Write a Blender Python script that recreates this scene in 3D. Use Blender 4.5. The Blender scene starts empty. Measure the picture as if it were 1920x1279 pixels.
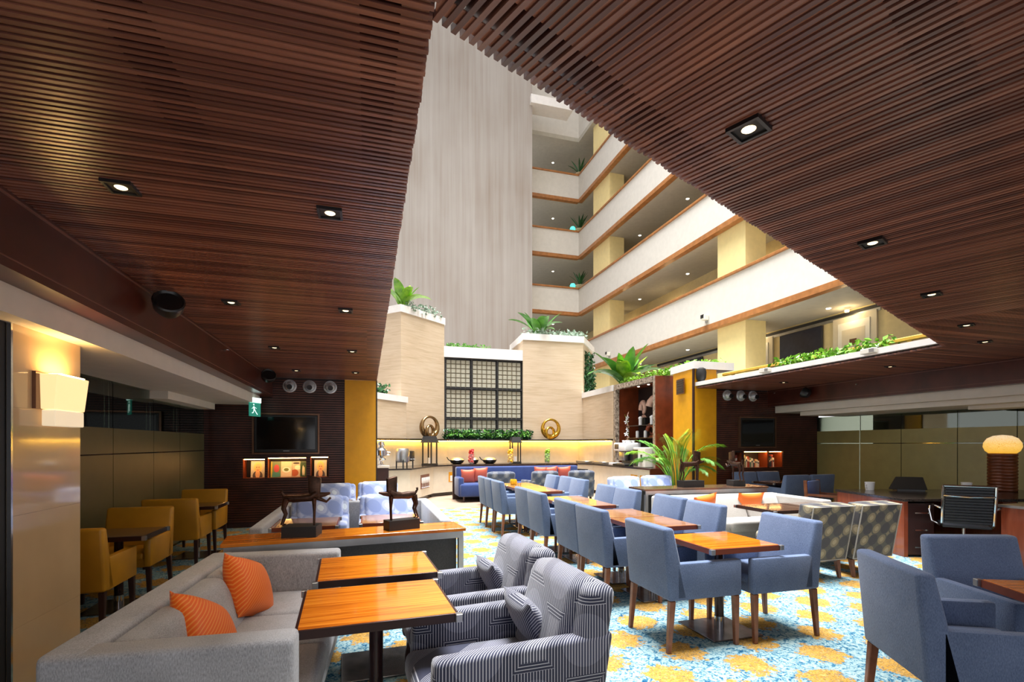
import bpy, bmesh, math, random
from mathutils import Vector, Matrix, Euler
random.seed(7)
PI = math.pi
R = math.radians
scene = bpy.context.scene
COL = scene.collection

# ------------------------------------------------------------------ camera
FPX, CX, HY, CAMZ = 930.0, 960.0, 833.0, 1.45
YAW = math.atan((CX - 688.0) / FPX)
SN, CS = math.sin(YAW), math.cos(YAW)
cam = bpy.data.cameras.new('camera')
cam.sensor_fit = 'HORIZONTAL'
cam.sensor_width = 36.0
cam.lens = 36.0 * FPX / 1920.0
cam.shift_y = (HY - 639.5) / 1920.0
cam.clip_start = 0.05
cam.clip_end = 200
camo = bpy.data.objects.new('camera', cam)
COL.objects.link(camo)
camo.location = (0, 0, CAMZ)
camo.rotation_euler = (PI / 2, 0, -YAW)
scene.camera = camo

# ------------------------------------------------------------------ world, daylight, exposure
world = bpy.data.worlds.new('world')
scene.world = world
world.use_nodes = True
bg = world.node_tree.nodes['Background']
bg.inputs[0].default_value = (0.97, 0.97, 1.0, 1)
bg.inputs[1].default_value = 1.15

def area_light(name, loc, sx, sy, power, color, rot=(0, 0, 0)):
    l = bpy.data.lights.new(name, 'AREA')
    l.shape = 'RECTANGLE'
    l.size, l.size_y = sx, sy
    l.energy = power
    l.color = color
    o = bpy.data.objects.new(name, l)
    COL.objects.link(o)
    o.location = loc
    o.rotation_euler = rot
    return o
# glazed roof of the atrium
sky = area_light('atrium_skylight', (3.6, 8.5, 26.0), 11.0, 17.0, 4600, (0.98, 0.99, 1.0))
sky.data.spread = R(75)

scene.view_settings.view_transform = 'Standard'
scene.view_settings.look = 'None'
scene.view_settings.exposure = 0.32
scene.view_settings.gamma = 1.0
scene.view_settings.use_curve_mapping = False

# ------------------------------------------------------------------ projection helpers (world positions read off known planes)
def ray(x, y):
    a = (x - CX) / FPX
    return SN + a * CS, CS - a * SN, (HY - y) / FPX
def on_z(x, y, z):
    r = ray(x, y); k = (z - CAMZ) / r[2]
    return Vector((r[0] * k, r[1] * k, z))
def on_y(x, y, Y):
    r = ray(x, y); k = Y / r[1]
    return Vector((r[0] * k, Y, CAMZ + r[2] * k))
def on_x(x, y, X):
    r = ray(x, y); k = X / r[0]
    return Vector((X, r[1] * k, CAMZ + r[2] * k))

# ------------------------------------------------------------------ material helpers
def srgb(r, g, b):
    def f(c):
        c /= 255.0
        return c / 12.92 if c <= 0.04045 else ((c + 0.055) / 1.055) ** 2.4
    return (f(r), f(g), f(b), 1.0)

class NT:
    def __init__(s, name):
        s.m = bpy.data.materials.new(name)
        s.m.use_nodes = True
        s.t = s.m.node_tree
        s.bsdf = s.t.nodes['Principled BSDF']
    def n(s, typ, ins=None, out=0, **props):
        nd = s.t.nodes.new(typ)
        for k, v in props.items():
            setattr(nd, k, v)
        for k, v in (ins or {}).items():
            if isinstance(v, bpy.types.NodeSocket):
                s.t.links.new(v, nd.inputs[k])
            else:
                nd.inputs[k].default_value = v
        return nd.outputs[out]
    def math(s, op, a, b=0.0, c=None):
        ins = {0: a, 1: b}
        if c is not None:
            ins[2] = c
        return s.n('ShaderNodeMath', ins, operation=op)
    def coords(s, scale=(1, 1, 1), rot=(0, 0, 0), loc=(0, 0, 0), kind='Object'):
        tc = s.t.nodes.new('ShaderNodeTexCoord')
        return s.n('ShaderNodeMapping', {'Vector': tc.outputs[kind], 'Scale': scale, 'Rotation': rot, 'Location': loc})
    def noise(s, vec, scale=5.0, detail=3.0, rough=0.55, dist=0.0, out=0):
        return s.n('ShaderNodeTexNoise', {'Vector': vec, 'Scale': scale, 'Detail': detail, 'Roughness': rough, 'Distortion': dist}, out)
    def ramp(s, fac, stops, interp='LINEAR'):
        nd = s.t.nodes.new('ShaderNodeValToRGB')
        nd.color_ramp.interpolation = interp
        e = nd.color_ramp.elements
        e[0].position, e[0].color = stops[0]
        e[1].position, e[1].color = stops[-1]
        for p, c in stops[1:-1]:
            x = e.new(p); x.color = c
        s.t.links.new(fac, nd.inputs[0])
        return nd.outputs[0]
    def mix(s, fac, a, b, blend='MIX'):
        nd = s.t.nodes.new('ShaderNodeMix')
        nd.data_type = 'RGBA'
        nd.blend_type = blend
        for i, v in ((0, fac), (6, a), (7, b)):
            if isinstance(v, bpy.types.NodeSocket):
                s.t.links.new(v, nd.inputs[i])
            else:
                nd.inputs[i].default_value = v
        return nd.outputs[2]
    def bump(s, h, strength=0.3, dist=0.01):
        b = s.n('ShaderNodeBump', {'Height': h, 'Strength': strength, 'Distance': dist})
        s.t.links.new(b, s.bsdf.inputs['Normal'])
    def set(s, **kw):
        for k, v in kw.items():
            k = k.replace('_', ' ')
            if isinstance(v, bpy.types.NodeSocket):
                s.t.links.new(v, s.bsdf.inputs[k])
            else:
                s.bsdf.inputs[k].default_value = v
        return s.m
    def xyz(s, vec):
        nd = s.t.nodes.new('ShaderNodeSeparateXYZ')
        s.t.links.new(vec, nd.inputs[0])
        return nd.outputs

def plain(name, col, rough=0.5, metal=0.0, spec=0.5, emit=0.0, ecol=None, var=0.12, vscale=6.0, coat=0.0):
    t = NT(name)
    v = t.noise(t.coords(), vscale, 3)
    c2 = tuple(x * (1 - var * 1.6) for x in col[:3]) + (1,)
    c3 = tuple(min(1, x * (1 + var)) for x in col[:3]) + (1,)
    c = t.ramp(v, [(0.3, c2), (0.7, c3)])
    t.set(Base_Color=c, Roughness=rough, Metallic=metal)
    t.bsdf.inputs['Specular IOR Level'].default_value = spec
    t.bsdf.inputs['Coat Weight'].default_value = coat
    if emit:
        t.set(Emission_Color=ecol or col, Emission_Strength=emit)
    return t.m

M = {}
# red brown ceiling slats, each slat its own tone
def slat_mat(name, a, b, c, rough=0.33):
    t = NT(name)
    oi = t.t.nodes.new('ShaderNodeObjectInfo')
    co = t.coords((0.6, 32.0, 32.0))
    n1 = t.noise(co, 2.0, 3)
    f = t.math('ADD', t.math('MULTIPLY', oi.outputs['Random'], 0.75), t.math('MULTIPLY', n1, 0.35))
    t.set(Base_Color=t.ramp(f, [(0.1, a), (0.55, b), (1.0, c)]), Roughness=rough)
    return t.m
M['slat'] = slat_mat('slat_wood', srgb(84, 50, 44), srgb(114, 70, 58), srgb(156, 104, 84), 0.28)
# a mesh of many slats: tone changes slat by slat through the position across
def slat_stuff(name, axis_rot):
    t = NT(name)
    co = t.coords((0.35, 32.3, 1.0), (0, 0, axis_rot))
    n1 = t.n('ShaderNodeTexWhiteNoise', {'Vector': t.n('ShaderNodeVectorMath', {0: co}, operation='FLOOR')}, 0)
    t.set(Base_Color=t.ramp(n1, [(0.0, srgb(84, 48, 40)), (0.55, srgb(114, 68, 52)), (1.0, srgb(156, 98, 72))]), Roughness=0.36)
    return t.m
M['slat_far_a'] = slat_stuff('slat_wood_far_a', 0)
M['slat_far_b'] = slat_stuff('slat_wood_far_b', R(66))
M['backing'] = plain('backing_board', srgb(176, 120, 96), 0.5)
M['void'] = plain('plenum_black', (0.004, 0.003, 0.003, 1), 0.9)
M['beam'] = plain('beam_veneer', srgb(78, 34, 24), 0.3, var=0.25, vscale=3)
M['groove'] = plain('beam_groove', srgb(120, 78, 66), 0.4)
M['cream_paint'] = plain('cream_paint', srgb(222, 212, 198), 0.7, var=0.03)
M['white_paint'] = plain('white_paint', srgb(236, 232, 228), 0.6, var=0.03)
M['wallslat'] = plain('dark_wall_slat', srgb(84, 44, 32), 0.35, var=0.3, vscale=4)
M['wallback'] = plain('dark_wall_back', srgb(30, 15, 11), 0.6)
M['yellow'] = plain('ochre_panel', srgb(228, 158, 10), 0.45, var=0.05)
M['black'] = plain('black_plastic', (0.012, 0.012, 0.013, 1), 0.3)
M['blackm'] = plain('black_matt', (0.014, 0.013, 0.013, 1), 0.6)
M['screen'] = plain('tv_screen', (0.004, 0.004, 0.005, 1), 0.08)
M['chrome'] = plain('chrome', srgb(215, 215, 218), 0.12, 1.0, var=0.04)
M['steel'] = plain('brushed_steel', srgb(180, 180, 182), 0.35, 1.0, var=0.08)
M['bronze'] = plain('dark_bronze', srgb(74, 52, 40), 0.38, 0.75, var=0.3, vscale=25)
M['silver'] = plain('silver_paint', srgb(205, 205, 208), 0.3, 0.35, var=0.03)
M['bezel'] = plain('bronze_bezel', srgb(120, 88, 70), 0.3, 0.7)
M['blue'] = None
def fabric(name, a, b, scale=260, rough=0.9, sheen=0.25, bumps=0.25):
    t = NT(name)
    co = t.coords((1, 1, 0.35))
    n1 = t.noise(co, scale, 2)
    n2 = t.noise(t.coords(), 5, 2)
    f = t.math('ADD', t.math('MULTIPLY', n1, 0.7), t.math('MULTIPLY', n2, 0.3))
    t.set(Base_Color=t.ramp(f, [(0.3, a), (0.7, b)]), Roughness=rough)
    t.bsdf.inputs['Sheen Weight'].default_value = sheen
    t.bsdf.inputs['Specular IOR Level'].default_value = 0.2
    t.bump(n1, bumps, 0.004)
    return t.m
M['blue'] = fabric('blue_fabric', srgb(76, 92, 124), srgb(114, 131, 163))
M['navy'] = fabric('navy_fabric', srgb(38, 54, 100), srgb(62, 80, 132))
M['grey'] = fabric('grey_weave', srgb(140, 139, 141), srgb(198, 198, 202), 230)
M['pale_sofa'] = fabric('pale_sofa_fabric', srgb(164, 158, 150), srgb(192, 187, 180), 190)
M['charcoal'] = fabric('charcoal_panel', srgb(66, 66, 68), srgb(84, 84, 86), 190)
M['tan_leather'] = plain('ochre_leather', srgb(196, 138, 26), 0.42, var=0.1, vscale=3)
# striped cushions
def stripes(name, a, b, pitch, rot=0.0, rough=0.6):
    t = NT(name)
    x = t.xyz(t.coords((1, 1, 1), (0, 0, rot)))
    w = t.math('ADD', x[0], t.math('MULTIPLY', t.noise(t.coords(), 6, 1), 0.02))
    q = t.math('SINE', t.math('MULTIPLY', w, 2 * PI / pitch))
    t.set(Base_Color=t.ramp(q, [(0.0, a), (0.35, a), (0.6, b), (1.0, b)]), Roughness=rough)
    t.bsdf.inputs['Sheen Weight'].default_value = 0.08
    return t.m
M['orange'] = stripes('orange_velvet', srgb(250, 104, 8), srgb(255, 150, 62), 0.015, R(38), 0.5)
M['coral'] = stripes('coral_velvet', srgb(226, 96, 66), srgb(238, 132, 104), 0.02, R(30))
# woven patterns
def pattern_squares():
    t = NT('optical_square_fabric')
    x = t.xyz(t.coords())
    u = t.math('ADD', x[0], x[1]); v = x[2]
    S = 0.25
    us = t.math('DIVIDE', u, S); vs = t.math('DIVIDE', t.math('ADD', v, 0.045), S)
    cu = t.math('SUBTRACT', t.math('FRACT', us), 0.5); cv = t.math('SUBTRACT', t.math('FRACT', vs), 0.5)
    au = t.math('ABSOLUTE', cu); av = t.math('ABSOLUTE', cv)
    m = t.math('MAXIMUM', au, av)
    par = t.math('MODULO', t.math('ABSOLUTE', t.math('ADD', t.math('FLOOR', us), t.math('FLOOR', vs))), 2.0)
    horiz = t.math('MULTIPLY', t.math('MULTIPLY', t.math('GREATER_THAN', av, au), t.math('MULTIPLY', t.math('GREATER_THAN', m, 0.24), t.math('LESS_THAN', m, 0.40))), t.math('LESS_THAN', par, 0.5))
    q = t.math('ADD', t.math('MULTIPLY', v, horiz), t.math('MULTIPLY', u, t.math('SUBTRACT', 1.0, horiz)))
    s = t.math('SINE', t.math('MULTIPLY', q, 2 * PI / 0.0140))
    r = t.math('SQRT', t.math('ADD', t.math('MULTIPLY', cu, cu), t.math('MULTIPLY', cv, cv)))
    circ = t.math('MULTIPLY', t.math('LESS_THAN', r, 0.46), t.math('GREATER_THAN', par, 0.5))
    mid = t.math('MULTIPLY', t.math('LESS_THAN', m, 0.22), t.math('LESS_THAN', par, 0.5))
    lift = t.math('ADD', t.math('MULTIPLY', circ, 0.22), t.math('MULTIPLY', mid, 0.5))
    thr = t.math('GREATER_THAN', t.math('ADD', s, lift), 0.68)
    dark = t.mix(circ, srgb(26, 31, 58), srgb(48, 52, 78))
    t.set(Base_Color=t.mix(thr, dark, srgb(176, 176, 184)), Roughness=0.8)
    t.bsdf.inputs['Sheen Weight'].default_value = 0.3
    return t.m
M['pat_sq'] = pattern_squares()
def pattern_circles(name, bg1, bg2, light, dark, S, fine=0.012):
    t = NT(name)
    x = t.xyz(t.coords())
    u = t.math('ADD', x[0], x[1]); v = t.math('ADD', x[2], 0.03)
    us = t.math('DIVIDE', u, S); vs = t.math('DIVIDE', v, S)
    cu = t.math('SUBTRACT', t.math('FRACT', us), 0.5); cv = t.math('SUBTRACT', t.math('FRACT', vs), 0.5)
    r = t.math('SQRT', t.math('ADD', t.math('MULTIPLY', cu, cu), t.math('MULTIPLY', cv, cv)))
    par = t.math('MODULO', t.math('ABSOLUTE', t.math('ADD', t.math('FLOOR', us), t.math('FLOOR', vs))), 2.0)
    disc = t.math('LESS_THAN', r, t.math('ADD', 0.43, t.math('MULTIPLY', par, 0.06)))
    base = t.mix(t.math('GREATER_THAN', t.math('SINE', t.math('MULTIPLY', v, 2 * PI / fine)), 0.0), bg1, bg2)
    circ = t.mix(t.math('LESS_THAN', par, 0.5), dark, light)
    star = t.math('LESS_THAN', t.math('MULTIPLY', t.math('ABSOLUTE', cu), t.math('ABSOLUTE', cv)), 0.02)
    core = t.math('MULTIPLY', t.math('MULTIPLY', t.math('LESS_THAN', t.math('MAXIMUM', t.math('ABSOLUTE', cu), t.math('ABSOLUTE', cv)), 0.22), star), t.math('LESS_THAN', par, 0.5))
    rowodd = t.math('LESS_THAN', t.math('FRACT', t.math('MULTIPLY', t.math('ADD', vs, 0.5), 0.5)), 0.5)
    colodd = t.math('LESS_THAN', t.math('FRACT', t.math('MULTIPLY', t.math('ADD', us, 0.5), 0.5)), 0.5)
    star4 = t.math('MULTIPLY', t.math('MULTIPLY', rowodd, colodd), t.math('GREATER_THAN', r, 0.56))
    c = t.mix(disc, t.mix(star4, base, light), circ)
    c = t.mix(core, c, tuple(min(1, k * 1.5) for k in light[:3]) + (1,))
    t.set(Base_Color=c, Roughness=0.85)
    t.bsdf.inputs['Sheen Weight'].default_value = 0.2
    return t.m
M['pat_circ'] = pattern_circles('circle_fabric', srgb(104, 100, 92), srgb(82, 80, 76), srgb(142, 129, 104), srgb(74, 72, 76), 0.125)
M['pat_pale'] = pattern_circles('pale_circle_fabric', srgb(160, 174, 212), srgb(174, 187, 220), srgb(200, 208, 230), srgb(146, 162, 206), 0.16)
M['pat_grey'] = pattern_circles('grey_circle_fabric', srgb(88, 94, 108), srgb(74, 80, 94), srgb(112, 112, 116), srgb(66, 72, 88), 0.14)
# zebrano table tops
def zebrano(name, a, b, c, rough=0.12, scale=1.0):
    t = NT(name)
    co = t.coords((1.1, 24 * scale, 1))
    n1 = t.noise(co, 1.6, 4, 0.6, 0.25)
    n2 = t.noise(t.coords((2.0, 160 * scale, 1)), 1.0, 2)
    f = t.math('ADD', t.math('MULTIPLY', n1, 0.8), t.math('MULTIPLY', n2, 0.2))
    t.set(Base_Color=t.ramp(f, [(0.32, a), (0.48, b), (0.7, c)]), Roughness=rough)
    t.bsdf.inputs['Coat Weight'].default_value = 0.4
    t.bsdf.inputs['Coat Roughness'].default_value = 0.06
    return t.m
M['zebra'] = zebrano('zebrano_top', srgb(158, 74, 18), srgb(212, 116, 28), srgb(236, 148, 48))
M['zebra_dull'] = zebrano('zebrano_dull', srgb(120, 74, 34), srgb(160, 108, 58), srgb(190, 140, 86), 0.15)
M['darktop'] = zebrano('walnut_dark_top', srgb(66, 44, 34), srgb(92, 66, 50), srgb(120, 92, 72), 0.22)
M['edge'] = plain('dark_edge', srgb(48, 24, 22), 0.3)
M['edge_red'] = plain('red_wood_edge', srgb(128, 62, 40), 0.3)
M['pole'] = plain('table_pole', srgb(46, 26, 28), 0.25, 0.2)
M['plate'] = plain('base_plate_metal', srgb(150, 146, 146), 0.22, 0.9, var=0.25, vscale=8)
M['leg'] = plain('chair_leg_wood', srgb(128, 78, 52), 0.35, var=0.25, vscale=12)
M['legdark'] = plain('dark_leg_wood', srgb(52, 26, 24), 0.4)
M['mahogany'] = zebrano('mahogany_panel', srgb(116, 50, 30), srgb(142, 66, 40), srgb(166, 84, 54), 0.28, 0.4)
M['niche_wood'] = plain('niche_wood', srgb(120, 54, 26), 0.35, var=0.15)
# stone
def travertine(name, a, b, c):
    t = NT(name)
    n1 = t.noise(t.coords((0.9, 0.9, 14)), 1.6, 5, 0.65, 0.3)
    n2 = t.noise(t.coords((0.5, 0.5, 1.2)), 1.2, 2)
    f = t.math('ADD', t.math('MULTIPLY', n1, 0.7), t.math('MULTIPLY', n2, 0.3))
    t.set(Base_Color=t.ramp(f, [(0.3, a), (0.5, b), (0.72, c)]), Roughness=0.45)
    return t.m
M['trav'] = travertine('travertine', srgb(186, 163, 132), srgb(206, 184, 156), srgb(216, 198, 174))
def concrete():
    t = NT('striated_concrete')
    n1 = t.noise(t.coords((5, 5, 0.12)), 1.0, 4, 0.6)
    n2 = t.noise(t.coords((0.4, 0.4, 0.25)), 1.0, 3)
    f = t.math('ADD', t.math('MULTIPLY', n1, 0.55), t.math('MULTIPLY', n2, 0.45))
    t.set(Base_Color=t.ramp(f, [(0.3, srgb(150, 136, 124)), (0.5, srgb(168, 160, 153)), (0.7, srgb(182, 176, 171))]), Roughness=0.8)
    return t.m
M['concrete'] = concrete()
M['granite'] = plain('dark_granite', srgb(52, 44, 40), 0.15, var=0.4, vscale=60)
def granite_mat():
    t = NT('speckled_granite')
    n1 = t.noise(t.coords(), 14, 5, 0.7)
    t.set(Base_Color=t.ramp(n1, [(0.35, srgb(50, 42, 38)), (0.5, srgb(150, 134, 118)), (0.7, srgb(196, 182, 166))]), Roughness=0.25)
    return t.m
M['speckle'] = granite_mat()
M['counter'] = plain('cream_counter', srgb(226, 216, 196), 0.5, var=0.04)
M['tile'] = plain('cream_gloss_tile', srgb(212, 180, 138), 0.07, var=0.05, vscale=2)
M['hallfloor'] = travertine('hall_floor_stone', srgb(150, 128, 108), srgb(168, 146, 126), srgb(182, 162, 142))
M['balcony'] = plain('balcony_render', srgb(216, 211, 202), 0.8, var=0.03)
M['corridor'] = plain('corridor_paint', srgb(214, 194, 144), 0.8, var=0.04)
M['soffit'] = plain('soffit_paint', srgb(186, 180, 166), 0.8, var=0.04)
M['colpaint'] = plain('column_cream', srgb(246, 226, 162), 0.7, var=0.03)
M['railwood'] = plain('rail_wood', srgb(172, 114, 64), 0.35, var=0.15)
M['railyel'] = plain('yellow_rail', srgb(222, 178, 70), 0.35)
M['door'] = plain('door_paint', srgb(206, 196, 172), 0.6, var=0.03)
M['darkpane'] = plain('dark_pane', srgb(40, 44, 60), 0.25)
# glass
M['frost'] = plain('frosted_glass', srgb(92, 88, 58), 0.38, var=0.05, spec=0.5)
M['frost_r'] = plain('frosted_glass_olive', srgb(156, 145, 90), 0.34, var=0.05, spec=0.5)
def clear_glass():
    t = NT('clear_dark_glass')
    tr = t.n('ShaderNodeBsdfTransparent', {'Color': (0.55, 0.58, 0.5, 1)})
    gl = t.n('ShaderNodeBsdfGlossy', {'Color': (0.8, 0.85, 0.8, 1), 'Roughness': 0.03})
    fr = t.n('ShaderNodeFresnel', {'IOR': 1.5})
    mx = t.n('ShaderNodeMixShader', {0: t.math('ADD', fr, 0.06), 1: tr, 2: gl})
    t.t.links.new(mx, t.t.nodes['Material Output'].inputs['Surface'])
    return t.m
M['clear'] = clear_glass()
def vase_glass():
    t = NT('vase_glass')
    t.set(Base_Color=(0.95, 0.97, 0.96, 1), Roughness=0.03, Alpha=0.10)
    return t.m
M['vase'] = vase_glass()
M['backroom'] = plain('backroom_wall', srgb(70, 66, 46), 0.8)
# lights
def glow(name, col, strength):
    t = NT(name)
    n1 = t.noise(t.coords(), 4, 2)
    t.set(Base_Color=col, Roughness=0.4, Emission_Color=t.mix(n1, col, tuple(min(1, c * 1.1) for c in col[:3]) + (1,)), Emission_Strength=strength)
    return t.m
M['bulb'] = glow('lamp_bulb', (1.0, 0.74, 0.42, 1), 2.2)
M['bulb_white'] = glow('lamp_bulb_white', (1.0, 0.93, 0.8, 1), 4.0)
M['shade'] = glow('sconce_shade', (1.0, 0.70, 0.34, 1), 0.75)
M['shade_pale'] = glow('sconce_front', (1.0, 0.80, 0.55, 1), 0.45)
M['shade_core'] = glow('sconce_core', (1.0, 0.62, 0.22, 1), 45.0)
M['strip'] = glow('led_strip', (1.0, 0.50, 0.05, 1), 40.0)
M['strip_o'] = glow('niche_strip', (1.0, 0.5, 0.16, 1), 22.0)
M['exit'] = glow('exit_green', (0.02, 0.25, 0.18, 1), 0.5)
M['exitw'] = glow('exit_white', (0.75, 1.0, 0.92, 1), 1.2)
M['teal'] = glow('teal_glow', (0.1, 0.75, 0.6, 1), 0.9)
def dome_glass():
    t = NT('crackle_dome')
    v = t.n('ShaderNodeTexVoronoi', {'Vector': t.coords(), 'Scale': 55.0}, 0, feature='DISTANCE_TO_EDGE')
    z = t.xyz(t.coords(kind='Generated'))[2]
    c = t.ramp(z, [(0.0, (1.0, 0.52, 0.05, 1)), (0.5, (1.0, 0.62, 0.18, 1)), (1.0, (1.0, 0.82, 0.6, 1))])
    cr = t.mix(t.math('LESS_THAN', v, 0.05), c, (0.75, 0.42, 0.05, 1))
    t.set(Base_Color=cr, Roughness=0.15, Emission_Color=cr, Emission_Strength=0.65)
    return t.m
M['dome'] = dome_glass()
M['ring_wood'] = plain('ring_wood', srgb(110, 56, 28), 0.3, 0.1, var=0.2)
# plants
def leafmat(name, a, b):
    t = NT(name)
    oi = t.t.nodes.new('ShaderNodeObjectInfo')
    n1 = t.noise(t.coords(), 7, 2)
    f = t.math('ADD', t.math('MULTIPLY', n1, 0.8), t.math('MULTIPLY', oi.outputs['Random'], 0.3))
    t.set(Base_Color=t.ramp(f, [(0.25, a), (0.75, b)]), Roughness=0.4)
    t.bsdf.inputs['Transmission Weight'].default_value = 0.0
    t.bsdf.inputs['Subsurface Weight'].default_value = 0.0
    return t.m
M['leaf_bright'] = leafmat('leaf_bright', srgb(66, 128, 24), srgb(150, 200, 50))
M['leaf_mid'] = leafmat('leaf_mid', srgb(40, 98, 36), srgb(100, 160, 60))
M['leaf_dark'] = leafmat('leaf_dark', srgb(20, 58, 30), srgb(52, 104, 56))
M['leaf_grey'] = leafmat('leaf_grey', srgb(96, 122, 102), srgb(160, 180, 160))
M['stem'] = plain('cane_stem', srgb(128, 132, 50), 0.5, var=0.2)
M['pot_red'] = plain('red_pot', srgb(128, 20, 26), 0.2)
M['pot_clay'] = plain('clay_pot', srgb(198, 176, 140), 0.7)
M['pink'] = plain('shell_pink', srgb(206, 168, 150), 0.35, var=0.15)
M['terracotta'] = plain('terracotta_glaze', srgb(186, 92, 56), 0.3)
M['white_c'] = plain('white_china', srgb(240, 240, 240), 0.2, var=0.02)
M['ivory'] = plain('ivory_body', srgb(228, 224, 212), 0.35, var=0.03)
M['red_fruit'] = plain('red_fruit', srgb(206, 40, 44), 0.35, var=0.3, vscale=30)
M['yel_fruit'] = plain('yellow_fruit', srgb(240, 190, 30), 0.4, var=0.2, vscale=30)
M['grn_fruit'] = plain('green_fruit', srgb(132, 180, 40), 0.4, var=0.25, vscale=30)
M['paper'] = plain('paper', srgb(230, 222, 208), 0.6, var=0.03)
M['leather_black'] = plain('ribbed_black_leather', srgb(34, 38, 46), 0.45, var=0.1)
M['marble_w'] = plain('pale_stone_top', srgb(206, 196, 184), 0.3, var=0.08)

# carpet
def carpet():
    t = NT('floral_carpet')
    co = t.coords()
    x = t.xyz(co)
    wob = t.noise(co, 14, 4, 0.75)
    wob2 = t.noise(t.coords(loc=(3, 7, 0)), 14, 4, 0.75)
    S = 0.43 * math.sqrt(2)
    u = t.math('ADD', t.math('DIVIDE', t.math('ADD', x[0], x[1]), S), 0.08)
    v = t.math('ADD', t.math('DIVIDE', t.math('SUBTRACT', x[1], x[0]), S), 0.05)
    du = t.math('SUBTRACT', t.math('FRACT', u), 0.5)
    dv = t.math('SUBTRACT', t.math('FRACT', v), 0.5)
    du = t.math('ADD', du, t.math('MULTIPLY', t.math('SUBTRACT', wob, 0.5), 0.85))
    dv = t.math('ADD', dv, t.math('MULTIPLY', t.math('SUBTRACT', wob2, 0.5), 0.85))
    r = t.math('SQRT', t.math('ADD', t.math('MULTIPLY', du, du), t.math('MULTIPLY', dv, dv)))
    fine = t.noise(co, 42, 3, 0.65, 1.6)
    vein = t.noise(co, 17, 2, 0.5, 2.4)
    base = t.ramp(t.math('ADD', t.math('MULTIPLY', fine, 0.45), t.math('MULTIPLY', vein, 0.55)), [(0.37, srgb(22, 72, 110)), (0.44, srgb(62, 116, 142)), (0.49, srgb(130, 163, 170)), (0.62, srgb(170, 188, 187))])
    med = t.ramp(fine, [(0.36, srgb(120, 104, 66)), (0.44, srgb(178, 132, 54)), (0.55, srgb(194, 150, 70)), (0.68, srgb(198, 168, 112))])
    vn = t.noise(co, 24, 2, 0.5, 1.2)
    vl = t.math('LESS_THAN', t.math('ABSOLUTE', t.math('SUBTRACT', vn, 0.5)), 0.018)
    med = t.mix(t.math('MULTIPLY', vl, 0.55), med, srgb(70, 92, 104))
    edge = t.ramp(r, [(0.335, (0, 0, 0, 1)), (0.36, (1, 1, 1, 1))])
    halo = t.ramp(r, [(0.35, (1, 1, 1, 1)), (0.40, (0, 0, 0, 1))])
    outer = t.mix(t.math('MULTIPLY', halo, 0.5), base, srgb(40, 108, 150))
    t.set(Base_Color=t.mix(edge, med, outer), Roughness=0.95)
    t.bsdf.inputs['Specular IOR Level'].default_value = 0.1
    t.bump(fine, 0.3, 0.01)
    return t.m
M['carpet'] = carpet()

# ------------------------------------------------------------------ mesh helpers
def new():
    return bmesh.new()
def add_mesh(bm, tmp, mtx=None):
    if mtx is not None:
        bmesh.ops.transform(tmp, matrix=mtx, verts=tmp.verts)
    me = bpy.data.meshes.new('tmp')
    tmp.to_mesh(me); tmp.free()
    bm.from_mesh(me)
    bpy.data.meshes.remove(me)
def box(bm, x0, x1, y0, y1, z0, z1, r=0.0, seg=2, mtx=None):
    if r <= 0 and mtx is None:
        vs = [bm.verts.new(p) for p in ((x0, y0, z0), (x1, y0, z0), (x1, y1, z0), (x0, y1, z0), (x0, y0, z1), (x1, y0, z1), (x1, y1, z1), (x0, y1, z1))]
        for f in ((3, 2, 1, 0), (4, 5, 6, 7), (0, 1, 5, 4), (1, 2, 6, 5), (2, 3, 7, 6), (3, 0, 4, 7)):
            bm.faces.new([vs[i] for i in f])
        return bm
    t = bmesh.new()
    bmesh.ops.create_cube(t, size=1.0)
    bmesh.ops.transform(t, matrix=Matrix.Translation(((x0 + x1) / 2, (y0 + y1) / 2, (z0 + z1) / 2)) @ Matrix.Diagonal((x1 - x0, y1 - y0, z1 - z0, 1)), verts=t.verts)
    if r > 0:
        bmesh.ops.bevel(t, geom=t.edges[:], offset=r, segments=seg, profile=0.5, affect='EDGES')
    add_mesh(bm, t, mtx)
    return bm
def hexa(bm, pts, r=0.0, seg=2):
    """pts: 4 bottom (ccw) + 4 top"""
    t = bmesh.new()
    vs = [t.verts.new(p) for p in pts]
    for f in ((3, 2, 1, 0), (4, 5, 6, 7), (0, 1, 5, 4), (1, 2, 6, 5), (2, 3, 7, 6), (3, 0, 4, 7)):
        t.faces.new([vs[i] for i in f])
    if r > 0:
        bmesh.ops.bevel(t, geom=t.edges[:], offset=r, segments=seg, profile=0.5, affect='EDGES')
    add_mesh(bm, t)
    return bm
def prism(bm, poly, z0, z1):
    n = len(poly)
    a = [bm.verts.new((p[0], p[1], z0)) for p in poly]
    b = [bm.verts.new((p[0], p[1], z1)) for p in poly]
    bm.faces.new(a[::-1]); bm.faces.new(b)
    for i in range(n):
        j = (i + 1) % n
        bm.faces.new((a[i], a[j], b[j], b[i]))
    return bm
def wallseg(bm, p, q, th, z0, z1):
    d = Vector((q[0] - p[0], q[1] - p[1])); d.normalize()
    n = Vector((-d.y, d.x)) * th
    return prism(bm, [p, q, (q[0] + n.x, q[1] + n.y), (p[0] + n.x, p[1] + n.y)], z0, z1)
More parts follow.
